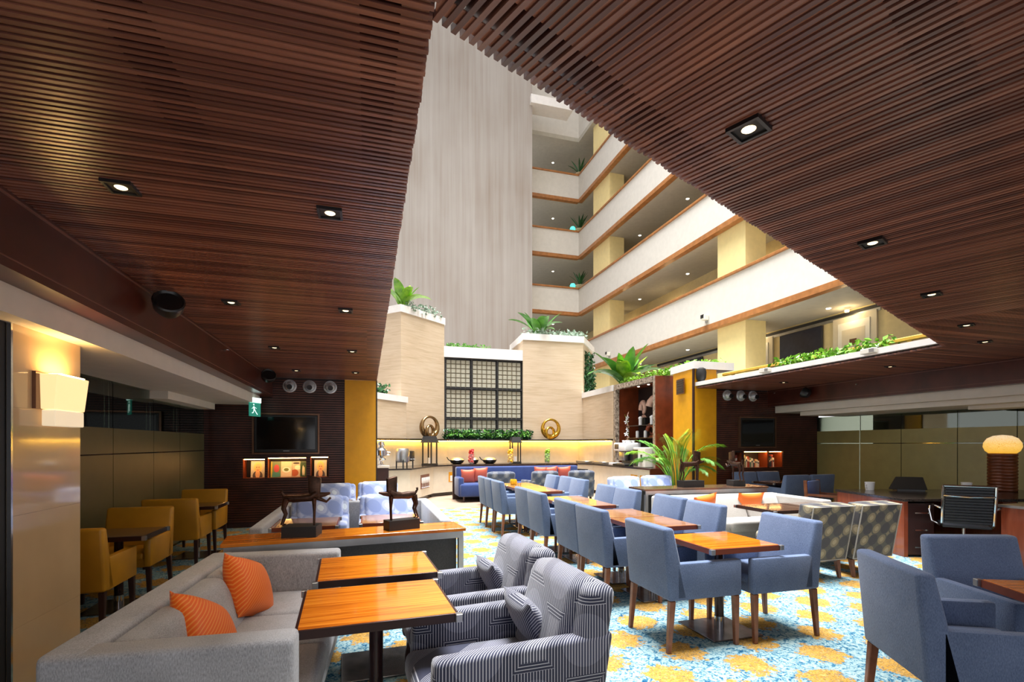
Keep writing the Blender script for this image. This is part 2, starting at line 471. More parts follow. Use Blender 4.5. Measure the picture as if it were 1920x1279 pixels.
def lathe(bm, prof, cx=0, cy=0, cz=0, seg=20):
    rings = []
    for r, z in prof:
        if r < 1e-5:
            rings.append([bm.verts.new((cx, cy, cz + z))])
        else:
            rings.append([bm.verts.new((cx + r * math.cos(2 * PI * k / seg), cy + r * math.sin(2 * PI * k / seg), cz + z)) for k in range(seg)])
    for a, b in zip(rings, rings[1:]):
        for k in range(seg):
            j = (k + 1) % seg
            if len(a) == 1 and len(b) == 1:
                continue
            if len(a) == 1:
                bm.faces.new((a[0], b[j], b[k]))
            elif len(b) == 1:
                bm.faces.new((a[k], a[j], b[0]))
            else:
                bm.faces.new((a[k], a[j], b[j], b[k]))
    if len(rings[0]) > 1:
        bm.faces.new(rings[0][::-1])
    if len(rings[-1]) > 1:
        bm.faces.new(rings[-1])
    return bm
def tube(bm, pts, rad, seg=8, flat=1.0):
    pts = [Vector(p) for p in pts]
    if not isinstance(rad, (list, tuple)):
        rad = [rad] * len(pts)
    rings = []
    up = Vector((0, 0, 1))
    prev = None
    for i, p in enumerate(pts):
        d = (pts[min(i + 1, len(pts) - 1)] - pts[max(i - 1, 0)]).normalized()
        if prev is None:
            a = d.cross(up)
            if a.length < 1e-3:
                a = d.cross(Vector((1, 0, 0)))
        else:
            a = prev - d * prev.dot(d)
        a.normalize(); prev = a
        b = d.cross(a)
        rings.append([bm.verts.new(p + a * rad[i] * math.cos(2 * PI * k / seg) + b * rad[i] * flat * math.sin(2 * PI * k / seg)) for k in range(seg)])
    for a, b in zip(rings, rings[1:]):
        for k in range(seg):
            j = (k + 1) % seg
            bm.faces.new((a[k], b[k], b[j], a[j]))
    bm.faces.new(rings[0]); bm.faces.new(rings[-1][::-1])
    return bm
def torus(bm, R0, r0, mtx, seg=28, rs=10, taper=0.0):
    t = bmesh.new()
    g = []
    for i in range(seg):
        a = 2 * PI * i / seg
        rr = r0 * (1 + taper * math.sin(a))
        g.append([t.verts.new(((R0 + rr * math.cos(2 * PI * k / rs)) * math.cos(a), rr * math.sin(2 * PI * k / rs) * 1.3, (R0 + rr * math.cos(2 * PI * k / rs)) * math.sin(a))) for k in range(rs)])
    for i in range(seg):
        for k in range(rs):
            t.faces.new((g[i][k], g[i][(k + 1) % rs], g[(i + 1) % seg][(k + 1) % rs], g[(i + 1) % seg][k]))
    bmesh.ops.recalc_face_normals(t, faces=t.faces)
    add_mesh(bm, t, mtx)
    return bm
def pillow(bm, w, h, th, n=10, mtx=None):
    t = bmesh.new()
    def P(i, j, s):
        u = 2 * i / n - 1; v = 2 * j / n - 1
        prof = max(0.0, (1 - u * u) * (1 - v * v)) ** 0.42
        pin = 1 - 0.10 * (1 - abs(u) ** 2) * abs(v) ** 3
        pin2 = 1 - 0.10 * (1 - abs(v) ** 2) * abs(u) ** 3
        return (u * w / 2 * pin2, v * h / 2 * pin, s * th / 2 * prof)
    for s in (1, -1):
        g = [[t.verts.new(P(i, j, s)) for j in range(n + 1)] for i in range(n + 1)]
        for i in range(n):
            for j in range(n):
                f = (g[i][j], g[i + 1][j], g[i + 1][j + 1], g[i][j + 1])
                t.faces.new(f if s > 0 else f[::-1])
    bmesh.ops.remove_doubles(t, verts=t.verts, dist=1e-4)
    add_mesh(bm, t, mtx)
    return bm
def mesh_of(bm, name, mat, smooth=False, angle=0.7):
    bmesh.ops.recalc_face_normals(bm, faces=bm.faces)
    me = bpy.data.meshes.new(name)
    bm.to_mesh(me); bm.free()
    me.materials.append(M[mat])
    if smooth:
        me.shade_smooth()
        me.set_sharp_from_angle(angle=angle)
    return me
def link(name, me, parent=None, loc=(0, 0, 0), rot=(0, 0, 0), scale=None):
    o = bpy.data.objects.new(name, me)
    COL.objects.link(o)
    o.location = loc; o.rotation_euler = rot
    if scale: o.scale = scale
    if parent: o.parent = parent
    return o
def obj(name, bm, mat, parent=None, smooth=False, loc=(0, 0, 0), rot=(0, 0, 0), angle=0.7):
    return link(name, mesh_of(bm, name, mat, smooth, angle), parent, loc, rot)
def tag(o, label, cat, group=None):
    o['label'] = label; o['category'] = cat
    if group: o['group'] = group
    return o
def thing(name, label, cat, loc=(0, 0, 0), rz=0.0, group=None):
    o = bpy.data.objects.new(name, None)
    COL.objects.link(o)
    o.empty_display_size = 0.1
    o.location = loc; o.rotation_euler = (0, 0, rz)
    return tag(o, label, cat, group)
def struct(name, bm, mat, parent=None, smooth=False):
    o = obj(name, bm, mat, parent, smooth)
    if parent is None: o['kind'] = 'structure'
    return o
def stuff(o):
    o['kind'] = 'stuff'; return o
def dup(root, loc, rz, label, group=None, mats=None):
    r = root.copy(); COL.objects.link(r)
    r.location = loc; r.rotation_euler = (0, 0, rz); r['label'] = label
    if group: r['group'] = group
    for ch in root.children:
        c = ch.copy(); COL.objects.link(c); c.parent = r
        for g in ch.children:
            d = g.copy(); COL.objects.link(d); d.parent = c
    return r
def B(*a, **k):
    return box(new(), *a, **k)

# ================================================================== STRUCTURE
H = 2.63                      # underside of the slatted ceilings
XE, XLB, XRB, X3 = 0.18, -1.60, 8.52, 6.67
P0 = Vector((0.18, 1.385)); ANG = R(24.0)
U = Vector((math.cos(ANG), math.sin(ANG))); W = Vector((math.sin(ANG), -math.cos(ANG)))
YTL, YTR = 9.6, 8.95          # tv walls left and right

# floor
fl = struct('floor', B(-4.2, 12.6, -3.0, 11.2, -0.1, 0.0), 'carpet')
struct('floor_hall', B(-4.2, 12.6, 11.2, 23.9, -0.1, 0.0), 'hallfloor')

# ---- left slatted ceiling
cl = struct('ceiling_left', B(-4.2, XE - 0.02, -3.0, YTL, 2.70, 2.92), 'void')
PITCH, SW, SD = 0.031, 0.0165, 0.022
sme = mesh_of(B(XLB, XE, -SW / 2, SW / 2, 0, SD), 'slat', 'slat')
k = 0
y = 0.95
while y < 5.2:
    o = link('slat', sme, cl, (random.uniform(-0.006, 0.0), y, H + random.uniform(0, 0.002)))
    y += PITCH
bm = new()
while y < YTL - 0.02:
    box(bm, XLB, XE + random.uniform(-0.006, 0), y - SW / 2, y + SW / 2, H, H + SD); y += PITCH
y = 0.95 - PITCH
while y > -2.9:
    box(bm, XLB, XE, y - SW / 2, y + SW / 2, H, H + SD); y -= PITCH
stuff(obj('slats_far', bm, 'slat_far_a', cl))
for x0, x1 in ((-1.6, -1.45), (-1.32, -0.71), (-0.58, -0.02), (0.09, 0.165)):
    obj('backing_board', B(x0, x1, -2.9, YTL, H + 0.008, H + 0.013), 'backing', cl)

# ---- right slatted ceiling, slats square to the slanting front edge
REG = [(XE, -2.9), (XE, P0.y), (X3, 4.285), (X3, YTR), (XRB, YTR), (XRB, -2.9)]
def clip(poly, n, d):          # keep n.p <= d
    out = []
    for i in range(len(poly)):
        a, b = Vector(poly[i]), Vector(poly[(i + 1) % len(poly)])
        da, db = n.dot(a) - d, n.dot(b) - d
        if da <= 0: out.append(tuple(a))
        if (da < 0 < db) or (db < 0 < da):
            out.append(tuple(a + (b - a) * (da / (da - db))))
    return out
def spans(s):
    p = P0 + U * s
    ts = []
    for i in range(len(REG)):
        a, b = Vector(REG[i]), Vector(REG[(i + 1) % len(REG)])
        sa, sb = (a - p).dot(U), (b - p).dot(U)
        if (sa < 0) != (sb < 0):
            q = a + (b - a) * (sa / (sa - sb))
            ts.append((q - p).dot(W))
    ts.sort()
    return [(ts[i], ts[i + 1]) for i in range(0, len(ts) - 1, 2)]
cr = struct('ceiling_right', prism(new(), [(XE, -3), (XE, P0.y - 0.03), (X3 + 0.10, 4.29), (X3 + 0.10, YTR), (12.6, YTR), (12.6, -3)], 2.70, 2.755), 'void')
lens = {}
farm = new()
s = -2.6
while s < 13.0:
    for t0, t1 in spans(s):
        t1 = min(t1, t0 + 4.6)
        L = t1 - t0
        if L < 0.05: continue
        j = random.uniform(0, 0.008)
        a = P0 + U * s + W * (t0 - 0.01 + j)
        if -0.45 < s < 5.4:
            key = round(L, 1)
            if key not in lens:
                lens[key] = mesh_of(B(0, key, -SW / 2, SW / 2, 0, SD), 'slat', 'slat')
            link('slat', lens[key], cr, (a.x, a.y, H + random.uniform(0, 0.002)), (0, 0, math.atan2(W.y, W.x)))
        else:
            b = P0 + U * s + W * t1
            n = U * SW / 2
            prism(farm, [tuple(a - n), tuple(a + n), tuple(b + n), tuple(b - n)], H, H + SD)
    s += PITCH
stuff(obj('slats_far', farm, 'slat_far_b', cr))
t0w = W.dot(P0)
cuts = [-6.0, 0.07]
for a in (0.18, 0.95, 1.72, 2.49):
    cuts += [a, a + 0.64]
for a, b in zip(cuts[::2], cuts[1::2]):
    pl = clip(clip(REG, W, t0w + b), -W, -(t0w + a))
    if a < 0:
        pl = clip(pl, -W, -(t0w + 0.02))
    if len(pl) > 2:
        try:
            obj('backing_board', prism(new(), pl, H + 0.008, H + 0.013), 'backing', cr)
        except ValueError:
            pass
pl = clip([(X3 + 0.02, 4.3), (X3 + 0.02, YTR), (XRB, YTR), (XRB, 4.3)], W, t0w + 0.02)
obj('backing_board', prism(new(), pl, H + 0.008, H + 0.013), 'backing', cr)
# white edging on top of the right ceiling, over the opening
struct('trim_5', B(XE - 0.02, XE - 0.008, 1.4, YTL, 2.67, 2.92), 'white_paint')
struct('trim_1', B(X3 - 0.03, X3 + 0.10, 4.30, YTR + 0.05, H + 0.045, H + 0.125), 'white_paint')

# ---- left beam, bulkhead, soffit
bl = struct('beam_left', B(XLB - 0.16, XLB, -3, YTL, 2.27, 2.80), 'beam')
obj('groove', B(XLB, XLB + 0.004, -2.9, YTL, 2.315, 2.321), 'groove', bl)
obj('groove', B(XLB, XLB + 0.012, -2.9, YTL, H - 0.03, H - 0.022), 'groove', bl)
struct('bulkhead_left', B(-2.7, -1.76, -3, 9.35, 2.12, 2.272), 'cream_paint')
struct('bulkhead_left_drop', B(-2.66, -2.40, 7.2, 9.2, 2.02, 2.12), 'cream_paint')
# ---- right beam
br = struct('beam_right', B(XRB, XRB + 0.16, -3, YTR, 2.28, 2.80), 'beam')
obj('groove', B(XRB - 0.004, XRB, -2.9, YTR, 2.325, 2.331), 'groove', br)
obj('groove', B(XRB - 0.012, XRB, -2.9, YTR, H - 0.03, H - 0.022), 'groove', br)
struct('bulkhead_right', B(8.70, 10.1, -3, YTR - 0.02, 2.14, 2.285), 'cream_paint')
struct('bulkhead_right_drop', B(8.86, 10.1, -3, 8.42, 2.055, 2.14), 'cream_paint')
struct('bulkhead_right_box', B(9.2, 9.7, 4.2, 5.55, 2.0, 2.055), 'cream_paint')

# ---- left column with glossy tiles and dark jamb
colm = struct('column_left', B(-2.7, -1.9, 3.40, 4.08, 0, 2.12), 'tile')
for z0, z1 in ((0.0, 0.42), (0.421, 1.05), (1.051, 1.655), (1.656, 2.12)):
    obj('tile', B(-1.9, -1.88, 3.402, 4.08, z0, z1), 'tile', colm)
struct('wall_left_jamb', B(-2.7, -1.90, 1.2, 3.39, 0, 2.12), 'blackm')
obj_edge = struct('trim_2', B(-1.895, -1.875, 3.385, 3.40, 0, 2.12), 'chrome')

# ---- glass wall left
def glass_wall(name, X, side, joints, zf, zl, ztop, fm):
    root = bpy.data.objects.new(name, None); COL.objects.link(root); root['kind'] = 'structure'
    x0, x1 = (X, X + 0.02)
    for a, b in zip(joints, joints[1:]):
        g = 0.006
        p = obj('glass_pane', B(x0, x1, a + g, b - g, 0.02, ztop), 'clear', root)
        fx0, fx1 = (x1, x1 + 0.003) if side > 0 else (x0 - 0.003, x0)
        obj('frosted_film', B(fx0, fx1, a + g, b - g, 0.05, zl - 0.008), fm, p)
        obj('frosted_film', B(fx0, fx1, a + g, b - g, zl + 0.006, zf), fm, p)
    return root
glass_wall('window_1', -2.62, 1, [4.1, 5.2, 6.27, 7.32, 8.24, 9.35], 1.62, 1.345, 2.12, 'frost')
glass_wall('window_2', 9.9, -1, [2.0, 3.6, 5.3, 6.13, 7.08, 7.92, 8.95], 1.74, 1.47, 2.06, 'frost_r')
struct('wall_left_outer', B(-4.2, -4.1, -3, YTL, 0, 2.8), 'backroom')
struct('wall_right_outer', B(11.6, 11.7, -3, 8.95, 0, 2.8), 'backroom')

# ---- slatted tv walls
def tv_wall(name, x0, x1, Y, holes, z1=H):
    root = struct(name, B(x0, x1, Y + 0.30, Y + 0.42, 0, z1 + 0.15), 'wallback')
    bm = new(); sm = new()
    z = 0.0
    # carcass in front of the backing, leaving the niches open
    xs = sorted({x0, x1} | {h[0] for h in holes} | {h[1] for h in holes})
    zs = sorted({0.0, z1} | {h[2] for h in holes} | {h[3] for h in holes})
    def inside(xm, zm):
        return any(h[0] < xm < h[1] and h[2] < zm < h[3] for h in holes)
    for xa, xb in zip(xs, xs[1:]):
        for za, zb in zip(zs, zs[1:]):
            if not inside((xa + xb) / 2, (za + zb) / 2):
                box(bm, xa, xb, Y + 0.012, Y + 0.30, za, zb)
    obj('carcass', bm, 'wallback', root)
    z = 0.09
    while z < z1 - 0.03:
        segs = [(x0, x1)]
        for h in holes:
            if h[2] - 0.03 < z < h[3] + 0.004:
                segs = [q for a, b in segs for q in ((a, min(b, h[0])), (max(a, h[1]), b)) if q[1] - q[0] > 0.01]
        for a, b in segs:
            box(sm, a, b, Y, Y + 0.014, z, z + 0.028)
        z += 0.042
    stuff(obj('wall_slats', sm, 'wallslat', root))
    return root
NL = [(-2.08, -1.72, 0.845, 1.19), (-1.69, -1.04, 0.845, 1.21), (-0.985, -0.665, 0.845, 1.22)]
wl = tv_wall('wall_far_left', -4.2, -0.39, YTL, NL)
NR = [(7.55, 7.83, 0.93, 1.27), (7.89, 8.535, 0.93, 1.29), (8.56, 8.935, 0.93, 1.29)]
wr = tv_wall('wall_far_right', 7.17, 9.95, YTR, NR)
obj('skirting', B(-4.2, -0.39, YTL - 0.012, YTL, 0, 0.08), 'legdark', wl)
obj('skirting', B(7.17, 9.95, YTR - 0.012, YTR, 0, 0.08), 'legdark', wr)
# ochre panels
struct('wall_ochre_left', B(-0.39, 0.165, YTL - 0.02, YTL + 0.5, 0, H), 'yellow')
struct('trim_3', B(0.165, 0.185, YTL - 0.03, YTL + 0.5, 0, H), 'blackm')
bm = prism(new(), [(6.62, YTR), (7.17, YTR), (7.17, YTR + 0.6), (6.62, YTR + 0.1)], 0, H + 0.55)
struct('wall_ochre_right', bm, 'yellow')
bm = prism(new(), [(6.60, YTR + 0.04), (6.62, YTR + 0.04), (7.0, 9.75), (6.98, 9.78), (6.70, 9.82), (6.60, 8.99)], 0, 3.04)
struct('wall_ochre_return', bm, 'yellow')
struct('trim_4', B(6.585, 6.615, YTR - 0.02, YTR + 0.03, 0, 3.04), 'legdark')
cop = struct('coping_right', prism(new(), [(6.58, 8.92), (6.68, 9.9), (7.6, 9.9), (7.6, 8.92)], 3.04, 3.20), 'white_paint')

# ================================================================== APSE WITH BUFFET
LATY = 15.2
struct('wall_apse_low_left', wallseg(new(), (0.05, 12.55), (1.03, 13.78), 0.4, 0, 2.60), 'trav')
struct('coping_low_left', wallseg(new(), (0.02, 12.48), (1.08, 13.80), 0.45, 2.58, 2.74), 'white_paint')
struct('wall_pier_left', prism(new(), [(0.90, 13.97), (2.27, 15.13), (2.27, 15.9), (0.2, 15.9), (0.12, 14.78)], 0, 5.12), 'trav')
struct('coping_pier_left', prism(new(), [(0.89, 13.92), (2.30, 15.12), (2.30, 15.95), (0.1, 15.95), (0.06, 14.80)], 5.10, 5.30), 'white_paint')
struct('wall_pier_right', prism(new(), [(4.78, 15.10), (6.83, 15.02), (7.9, 16.6), (4.95, 17.0)], 0, 4.80), 'trav')
struct('coping_pier_right', prism(new(), [(4.75, 15.06), (6.85, 14.98), (8.0, 16.6), (4.9, 17.05)], 4.78, 4.99), 'white_paint')
struct('wall_apse_low_right', prism(new(), [(6.83, 15.4), (6.72, 12.72), (7.2, 12.72), (7.4, 15.4)], 0, 2.98), 'trav')
struct('coping_low_right', prism(new(), [(6.80, 15.4), (6.69, 12.70), (7.25, 12.70), (7.45, 15.4)], 2.96, 3.13), 'white_paint')
struct('wall_lattice_backing', B(2.27, 4.80, LATY + 0.10, LATY + 0.4, 0, 4.15), 'counter')
struct('coping_lattice', B(2.25, 4.80, LATY - 0.08, LATY + 0.5, 4.12, 4.45), 'white_paint')
# lattice screen: black frame, three by three bays of small square tiles
ls = thing('lattice_screen', 'tall pale lattice screen in a black grid frame above the buffet', 'screen', (2.30, LATY, 1.62))
LW, LH = 2.48, 2.50
fr = new()
for i in range(4):
    xx = i * LW / 3
    box(fr, xx - 0.02, xx + 0.02, -0.04, 0.04, 0, LH)
for zz in (0.02, 0.62, 1.56, LH - 0.02):
    box(fr, 0, LW, -0.042, 0.042, zz - 0.025, zz + 0.025)
obj('grid_frame', fr, 'blackm', ls)
obj('screen_back', B(0, LW, 0.045, 0.06, 0, LH), 'darkpane', ls)
M['latbar'] = plain('lattice_bar', srgb(140, 130, 108), 0.6)
M['lat'] = plain('lattice_tile', srgb(176, 172, 154), 0.5, var=0.05)
tme = None
for i in range(3):
    x0 = i * LW / 3 + 0.03; x1 = (i + 1) * LW / 3 - 0.03
    for z0, z1, rows in ((0.05, 0.59, 4), (0.65, 1.53, 6), (1.59, LH - 0.05, 6)):
        cw = (x1 - x0) / 5; ch = (z1 - z0) / rows
        if tme is None:
            tb = new()
            box(tb, -0.061, 0.061, -0.012, 0.012, -0.057, 0.057, 0.008, 1)
            tme = mesh_of(tb, 'lattice_tile', 'lat')
        for a in range(5):
            for b in range(rows):
                link('lattice_tile', tme, ls, (x0 + (a + 0.5) * cw, 0.02, z0 + (b + 0.5) * ch))
        cross = new()
        for a in range(1, 5):
            box(cross, x0 + a * cw - 0.010, x0 + a * cw + 0.010, 0.025, 0.035, z0, z1)
        for b in range(1, rows):
            box(cross, x0, x1, 0.025, 0.035, z0 + b * ch - 0.010, z0 + b * ch + 0.010)
        obj('lattice_bars', cross, 'latbar', ls)

# tall atrium wall
struct('wall_atrium', B(-6.0, 7.42, 22.0, 23.9, 0, 24), 'concrete')
struct('wall_atrium_left', B(-6.0, -5.8, YTL + 0.5, 22.0, 2.9, 24), 'concrete')
struct('wall_atrium_near', B(-6.0, 12.0, -0.9, -0.7, 3.06, 24), 'balcony')
# ledge wall between atrium and apse
struct('planter_wall', B(-4, 7.2, 16.9, 17.1, 3.5, 4.75), 'white_paint')

# ---- balconies
XB, YB = 10.4, 23.4
levels = [(13.98, 15.16), (11.08, 12.27), (8.18, 9.36), (5.24, 6.47)]
for i, (z0, z1) in enumerate(levels):
    bm = B(XB, XB + 0.18, 4.0, YB, z0, z1)
    p = struct('balcony_parapet_%s' % 'abcd'[i], bm, 'balcony')
    obj('parapet_return', B(7.3, XB, YB, YB + 0.18, z0, z1), 'balcony', p)
    obj('rail', B(XB - 0.05, XB + 0.24, 4.0, YB + 0.05, z1, z1 + 0.09, 0.02, 2), 'railwood', p)
    obj('rail', B(7.3, XB + 0.1, YB - 0.05, YB + 0.24, z1, z1 + 0.09, 0.02, 2), 'railwood', p)
    obj('lower_band', B(XB - 0.02, XB + 0.2, 4.0, YB + 0.05, z0 - 0.16, z0), 'railwood', p)
    obj('lower_band', B(7.3, XB, YB - 0.02, YB + 0.2, z0 - 0.16, z0), 'railwood', p)
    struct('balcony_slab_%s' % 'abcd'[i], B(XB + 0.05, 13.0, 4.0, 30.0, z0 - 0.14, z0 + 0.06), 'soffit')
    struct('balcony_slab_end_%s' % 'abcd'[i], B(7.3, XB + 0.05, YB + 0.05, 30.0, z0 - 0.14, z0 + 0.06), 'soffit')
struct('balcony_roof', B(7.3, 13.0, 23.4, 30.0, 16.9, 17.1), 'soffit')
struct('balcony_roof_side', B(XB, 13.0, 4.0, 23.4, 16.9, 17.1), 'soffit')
struct('atrium_roof_beam', B(7.3, 9.4, 21.8, 22.6, 17.3, 17.7), 'white_paint')
struct('atrium_fascia', B(7.3, XB, YB, YB + 0.2, 17.1, 24), 'balcony')
struct('atrium_fascia_side', B(XB, XB + 0.2, 4.0, YB + 0.2, 17.1, 24), 'balcony')
struct('wall_corridor', B(12.6, 12.8, 4.0, 30.0, 2.6, 17.0), 'corridor')
struct('wall_corridor_end', B(7.3, 12.8, 29.8, 30.0, 2.6, 17.0), 'corridor')
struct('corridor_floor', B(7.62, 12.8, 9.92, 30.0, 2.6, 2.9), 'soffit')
for i, yy in enumerate((21.3, 12.6)):
    for j, (z0, z1) in enumerate(((2.9, 5.1), (5.3, 8.04), (8.24, 10.94), (11.14, 13.84), (14.04, 16.9))):
        struct('column_balcony_%s' % 'abcdefghij'[i * 5 + j], B(10.62, 11.35, yy - (0.85 if i == 0 else 0.6), yy + (0.85 if i == 0 else 0.6), z0, z1), 'colpaint')
# doors and dark panes on the corridor wall
k = 3
for lv in (2.9, 5.3):
    for yc in (13.6, 10.2) if lv < 3 else (22.0, 18.3, 13.4, 10.2):
        d = bpy.data.objects.new('door_%d' % k, None); COL.objects.link(d); d['kind'] = 'structure'; k += 1
        d.location = (12.6, yc, lv)
        obj('door_frame', B(-0.06, 0, -0.62, 0.62, 0, 2.02), 'door', d)
        obj('door_leaf', B(-0.08, -0.05, -0.45, 0.45, 0, 1.86), 'ivory', d)
        obj('door_panel', B(-0.085, -0.075, -0.33, 0.33, 0.2, 1.66), 'door', d)
        obj('number_plate', B(-0.095, -0.08, -0.1, 0.1, 1.22, 1.38), 'bezel', d)
        obj('door_lamp', lathe(new(), [(0.05, 0), (0.06, 0.05)], -0.3, 0, 2.08, 10), 'bulb', d)
        l = bpy.data.lights.new('door_lamp_light', 'POINT'); l.energy = 9; l.color = (1, 0.75, 0.4); l.shadow_soft_size = 0.05
        lo = bpy.data.objects.new('door_lamp_light', l); COL.objects.link(lo); lo.location = (12.28, yc, lv + 2.0)
for i, (yc, lv) in enumerate(((11.9, 2.9), (17.0, 5.3), (11.8, 5.3), (20.2, 5.3), (17.2, 2.9))):
    w = struct('window_%d' % (i + 3), B(12.50, 12.56, yc - 0.75, yc + 0.75, lv, lv + 1.95), 'darkpane')
    obj('window_frame', B(12.54, 12.6, yc - 2.4, yc + 2.4, lv + 2.06, lv + 2.14), 'blackm', w)
    obj('transom', B(12.56, 12.6, yc - 2.4, yc + 2.4, lv + 1.98, lv + 2.06), 'steel', w)
# recessed corridor downlights
def downlight_disc(name, loc, label):
    o = obj(name, lathe(new(), [(0.045, 0.0), (0.06, 0.01), (0.06, 0.02)], 0, 0, 0, 14), 'bulb_white', loc=loc)
    return tag(o, label, 'ceiling light', 'recessed lights under the balconies')
LVN = ['topmost', 'second highest', 'third highest', 'lowest']
for li, (z0, z1) in enumerate(levels):
    for yy, wh in ((20.0, 'far'), (16.5, 'middle'), (10.4, 'near')):
        downlight_disc('corridor_downlight', (11.9, yy, z0 - 0.16), 'recessed light under the %s long balcony, %s end' % (LVN[li], wh))
for li, (z0, z1) in enumerate(levels + [(17.04, 17)]):
    for xx, wh in ((8.4, 'left'), (9.8, 'right')):
        downlight_disc('corridor_downlight', (xx, 25.5, z0 - 0.16), 'recessed light %s, %s of two by the tall wall' % ('in the corridor roof' if li == 4 else 'under the %s short balcony' % LVN[li], wh))

# ================================================================== BUFFET COUNTER AND LEDGE
CZ = 0.87
FR = [(0.35, 11.95), (1.02, 12.05), (1.80, 13.62), (2.62, 14.15), (6.0, 14.15), (6.38, 13.45), (6.40, 10.32)]
BK = [(0.10, 12.50), (0.20, 12.62), (1.00, 13.70), (2.30, 14.80), (4.85, 14.95), (6.70, 14.85), (6.95, 12.8), (6.95, 10.42)]
ct = thing('buffet_counter', 'long cream buffet counter wrapping the far stone wall, dark stone worktop', 'counter')
poly = FR + [(7.15, 10.32), (7.15, 12.7), (6.72, 12.72), (6.80, 15.0), (4.8, 15.05), (2.28, 15.08), (0.95, 13.75), (0.08, 12.48)]
def inset(pl, d):
    c = Vector((3.6, 14.5)); out = []
    for p in pl:
        v = Vector(p); out.append(tuple(v + (c - v).normalized() * d))
    return out
bm = new()
FI = [(p[0], p[1]) for p in FR]
body = [(0.35, 12.02), (0.99, 12.12), (1.75, 13.67), (2.60, 14.21), (6.02, 14.21), (6.44, 13.47), (6.46, 10.34)] + poly[len(FR):]
kick = [(0.35, 12.10), (0.95, 12.20), (1.70, 13.73), (2.58, 14.28), (6.05, 14.28), (6.50, 13.50), (6.52, 10.36)] + poly[len(FR):]
obj('toe_kick', prism(new(), kick, 0, 0.10), 'granite', ct)
obj('body', prism(new(), body, 0.10, CZ - 0.035), 'counter', ct)
obj('worktop', prism(new(), poly, CZ - 0.035, CZ), 'granite', ct)
def face_box(p, q, a, b, z0, z1, depth, out=0.004):
    """box let into the counter front between fractions a..b of the edge p-q"""
    p, q = Vector(p), Vector(q); d = q - p; n = Vector((d.y, -d.x)).normalized()
    A = p + d * a + n * out; Bq = p + d * b + n * out
    return prism(new(), [tuple(A), tuple(Bq), tuple(Bq - n * depth), tuple(A - n * depth)], z0, z1)
obj('glass_niche', face_box(body[1], body[2], 0.42, 0.80, 0.30, 0.66, 0.02), 'niche_wood', ct)
for i in range(5):
    t = 0.46 + i * 0.07
    p = Vector(body[1]).lerp(Vector(body[2]), t) + Vector((0.02, -0.012))
    obj('wine_glass', lathe(new(), [(0.03, 0), (0.005, 0.01), (0.005, 0.10), (0.032, 0.14), (0.034, 0.2), (0.028, 0.26)], p.x, p.y, 0.33, 10), 'white_c', ct, True)
obj('shelf_niche', face_box(body[2], body[3], 0.55, 0.92, 0.38, 0.66, 0.02), 'yellow', ct)
obj('shelf_box', face_box(body[2], body[3], 0.60, 0.88, 0.40, 0.56, 0.01, 0.010), 'white_c', ct)
for a, b in ((0.70, 0.80), (0.84, 0.96)):
    obj('amber_panel', face_box(body[5], body[6], a, b, 0.42, 0.68, 0.02), 'shade_core' if False else 'yellow', ct)
obj('dark_vent', face_box(body[4], body[5], 0.1, 0.8, 0.48, 0.70, 0.02), 'blackm', ct)
obj('end_panel', B(6.40, 7.15, 10.29, 10.32, 0, CZ), 'beam', ct)
# raised ledge behind the worktop with light strip
lg = thing('buffet_ledge', 'dark raised stone ledge with amber lit back panel behind the buffet', 'shelf')
LZ = 1.60
led = [(0.10, 12.42), (1.02, 13.45), (2.34, 14.66), (4.86, 14.80), (6.45, 14.66), (6.55, 12.74), (6.74, 12.74), (6.80, 15.02), (4.82, 15.08), (2.28, 15.10), (0.92, 13.90), (0.03, 12.62)]
obj('ledge_top', prism(new(), led, LZ - 0.05, LZ), 'granite', lg)
bkp = [(0.12, 12.58), (0.98, 13.66), (2.32, 14.92), (4.85, 15.02), (6.62, 14.90), (6.70, 12.75)]
for a, b in zip(bkp, bkp[1:]):
    bm = wallseg(new(), a, b, 0.05, CZ, LZ - 0.05)
    obj('back_panel', bm, 'counter', lg)
stp = [(0.14, 12.55), (1.0, 13.60), (2.33, 14.84), (4.85, 14.94), (6.58, 14.82), (6.66, 12.78)]
for a, b in zip(stp, stp[1:]):
    obj('light_strip', wallseg(new(), a, b, 0.03, LZ - 0.062, LZ - 0.05), 'strip', lg)
# cabinet: speckled stone portal with dark timber niche
cb = thing('display_cabinet', 'tall timber display cabinet with speckled stone portal beside the ochre column', 'cabinet', (6.7, 0, 0))
y0, y1, zt = 10.56, 12.66, 3.12
obj('portal_frame', box(box(box(new(), 0, 0.12, y1 - 0.10, y1, CZ, zt), 0, 0.12, y0, y0 + 0.10, CZ, zt), 0, 0.12, y0 + 0.10, y1 - 0.10, zt - 0.14, zt), 'speckle', cb)
obj('side_panel', B(0.0, 0.95, y0 - 0.04, y0, CZ, zt - 0.02), 'niche_wood', cb)
obj('side_panel', B(0.12, 0.8, y1 - 0.06, y1, CZ, zt), 'niche_wood', cb)
obj('back_panel', B(0.75, 0.8, y0, y1, CZ, zt), 'wallback', cb)
obj('top_panel', B(0.12, 0.8, y0, y1, zt - 0.10, zt), 'niche_wood', cb)
for yy in (11.0, 11.5, 12.0):
    obj('cabinet_light', lathe(new(), [(0.03, 0), (0.035, 0.01)], 0.4, yy, zt - 0.112, 10), 'bulb_white', cb)
for zz in (1.62, 1.95):
    obj('shelf', B(0.14, 0.75, y0 + 0.0, y1 - 0.4, zz - 0.02, zz), 'granite', cb)

def simple(name, bm, mat, label, cat, loc=(0, 0, 0), rot=(0, 0, 0), group=None, smooth=True):
    return tag(obj(name, bm, mat, None, smooth, loc, rot), label, cat, group)
